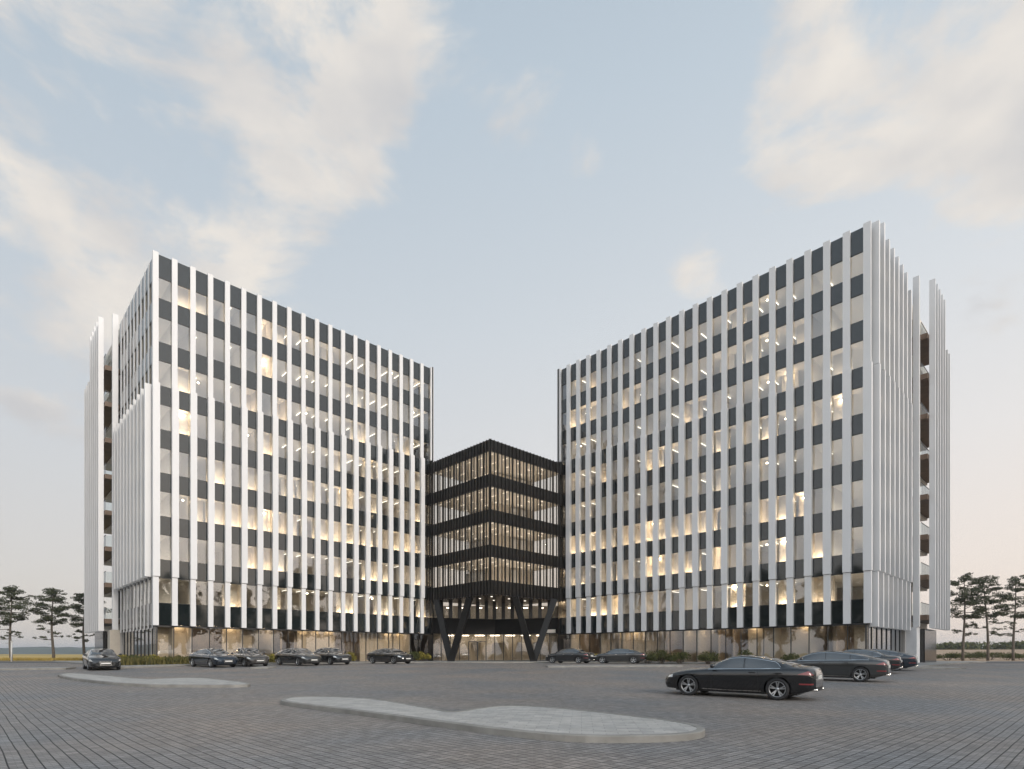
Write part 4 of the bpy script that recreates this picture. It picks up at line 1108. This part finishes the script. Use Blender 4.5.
    for wx in T['wx']:
        hw = interp(T['w'], wx)
        for sd in (1, -1):
            yo = hw - .035
            m = MB(); prof = [(r * .66, yo - .20), (r * .93, yo - .205), (r, yo - .16), (r * 1.0, yo - .04), (r * .95, yo - .002), (r * .72, yo - .005), (r * .70, yo - .03)]
            ns = 36; vs = []
            for k in range(ns):
                a = 2 * math.pi * k / ns
                for rr, yy in prof: vs.append((wx + rr * math.cos(a), sd * yy, r + rr * math.sin(a)))
            np_ = len(prof)
            m.add(vs, [(k * np_ + j, k * np_ + j + 1, ((k + 1) % ns) * np_ + j + 1, ((k + 1) % ns) * np_ + j) for k in range(ns) for j in range(np_ - 1)], True)
            hub = MB(); hub.tube([(wx, sd * (yo - .19), r), (wx, sd * (yo - .10), r)], [r * .69, r * .69], 24)
            wh = hub.build('wheel', disc_m, root); m.build('tyre', tyre_m, wh)
            rm = MB()
            ring = []; pr_ = [(r * .70, yo - .03), (r * .715, yo - .012), (r * .66, yo - .012), (r * .645, yo - .05)]
            vs = []
            for k in range(ns):
                a = 2 * math.pi * k / ns
                for rr, yy in pr_: vs.append((wx + rr * math.cos(a), sd * yy, r + rr * math.sin(a)))
            rm.add(vs, [(k * 4 + j, k * 4 + j + 1, ((k + 1) % ns) * 4 + j + 1, ((k + 1) % ns) * 4 + j) for k in range(ns) for j in range(3)], True)
            for k in range(5):
                for da in (-.17, .17):
                    a = 2 * math.pi * k / 5 + .35; b = a + da
                    rm.bar((wx + .05 * math.cos(a), sd * (yo - .055), r + .05 * math.sin(a)), (wx + r * .67 * math.cos(b), sd * (yo - .03), r + r * .67 * math.sin(b)), .034, .03, up=(0, 1, 0))
            rm.tube([(wx, sd * (yo - .09), r), (wx, sd * (yo - .035), r)], [.065, .05], 12)
            rm.build('rim', rim_m, wh)
    # underbody pan
    m = MB(); m.box(x0 + .5, x1 - .5, -.7, .7, .16, .24); m.build('underbody', trim_m, root)
    return root
protos = {}
def set_paint(root, pm):
    for ch in root.children:
        if ch.name.split('.')[0] in ('body', 'mirror'):
            ch.data = ch.data.copy(); ch.data.materials[0] = pm
def place(kind, pos, heading, pm, label, grp):
    if kind not in protos:
        protos[kind] = make_car(kind); o = protos[kind]
    else: o = copy_tree(protos[kind])
    x, y = pos; o.location = (x, y, gz(x, y) + .002); h = R(heading)
    pitch = -math.atan2(gz(x + math.cos(h), y + math.sin(h)) - gz(x - math.cos(h), y - math.sin(h)), 2)
    roll = math.atan2(gz(x - math.sin(h), y + math.cos(h)) - gz(x + math.sin(h), y - math.cos(h)), 2)
    o.rotation_euler = (roll, pitch, h)
    set_paint(o, PAINTS[pm]); tag(o, label, 'car', grp)
GL, GR, GF = 'cars parked along the left tower', 'cars parked in front of the right tower', 'cars parked in the right foreground'
def PX(px, d): return ((px - 512) / F * d, d)
place('coupe', (7.62, 19.35), 142.5, 'black', 'black two door coupe in the foreground with five spoke wheels', GF)
place('fastback', (15.35, 28.0), 143, 'grey', 'dark grey fastback right behind the black coupe', GF)
place('sedan', (21.3, 35.8), 143, 'dark', 'dark car almost hidden between the dark grey fastback and the rearmost dark car', GF)
place('fastback', (24.5, 39.2), 143, 'navy', 'dark car rearmost in the right foreground row, nearest the right tower', GF)
place('fastback', PX(101.5, 39.8), -49, 'dark', 'dark car standing alone at far left, facing the viewer, left of all others', GL)
place('fastback', PX(213, 44.3), -38, 'navy', 'dark blue car, left one of the first pair by the left tower', GL)
place('sedan', PX(248, 46.0), -44, 'brown', 'dark brownish car, right one of the first pair by the left tower', GL)
place('fastback', PX(298, 47.8), -40, 'grey', 'dark grey car, left one of the middle pair by the left tower', GL)
place('sedan', PX(330, 50.0), -42, 'dark', 'black car, right one of the middle pair by the left tower', GL)
place('fastback', PX(390, 53.0), -38, 'dark', 'dark car parked singly near the left V shaped column', GL)
place('sedan', PX(569.5, 55.5), 146, 'dark', 'dark car beside the right V shaped column, left of the two by the right tower', GR)
place('fastback', PX(620, 54.5), 158, 'grey', 'dark grey car, right of the two parked by the right tower', GR)

# ------------------------------------------------------------------ air
m, nt_h, out_h = new_mat('haze_air')
pv_ = nt_h.nodes.new('ShaderNodeVolumePrincipled'); pv_.inputs['Color'].default_value = (.80, .86, .95, 1); pv_.inputs['Density'].default_value = 0.00028; pv_.inputs['Anisotropy'].default_value = .2
nt_h.links.new(pv_.outputs[0], out_h.inputs['Volume'])
mb = MB(); mb.box(-6500, 6500, -3500, 6500, -1.2, 70)
tag(mb.build('haze', m), kind='stuff')
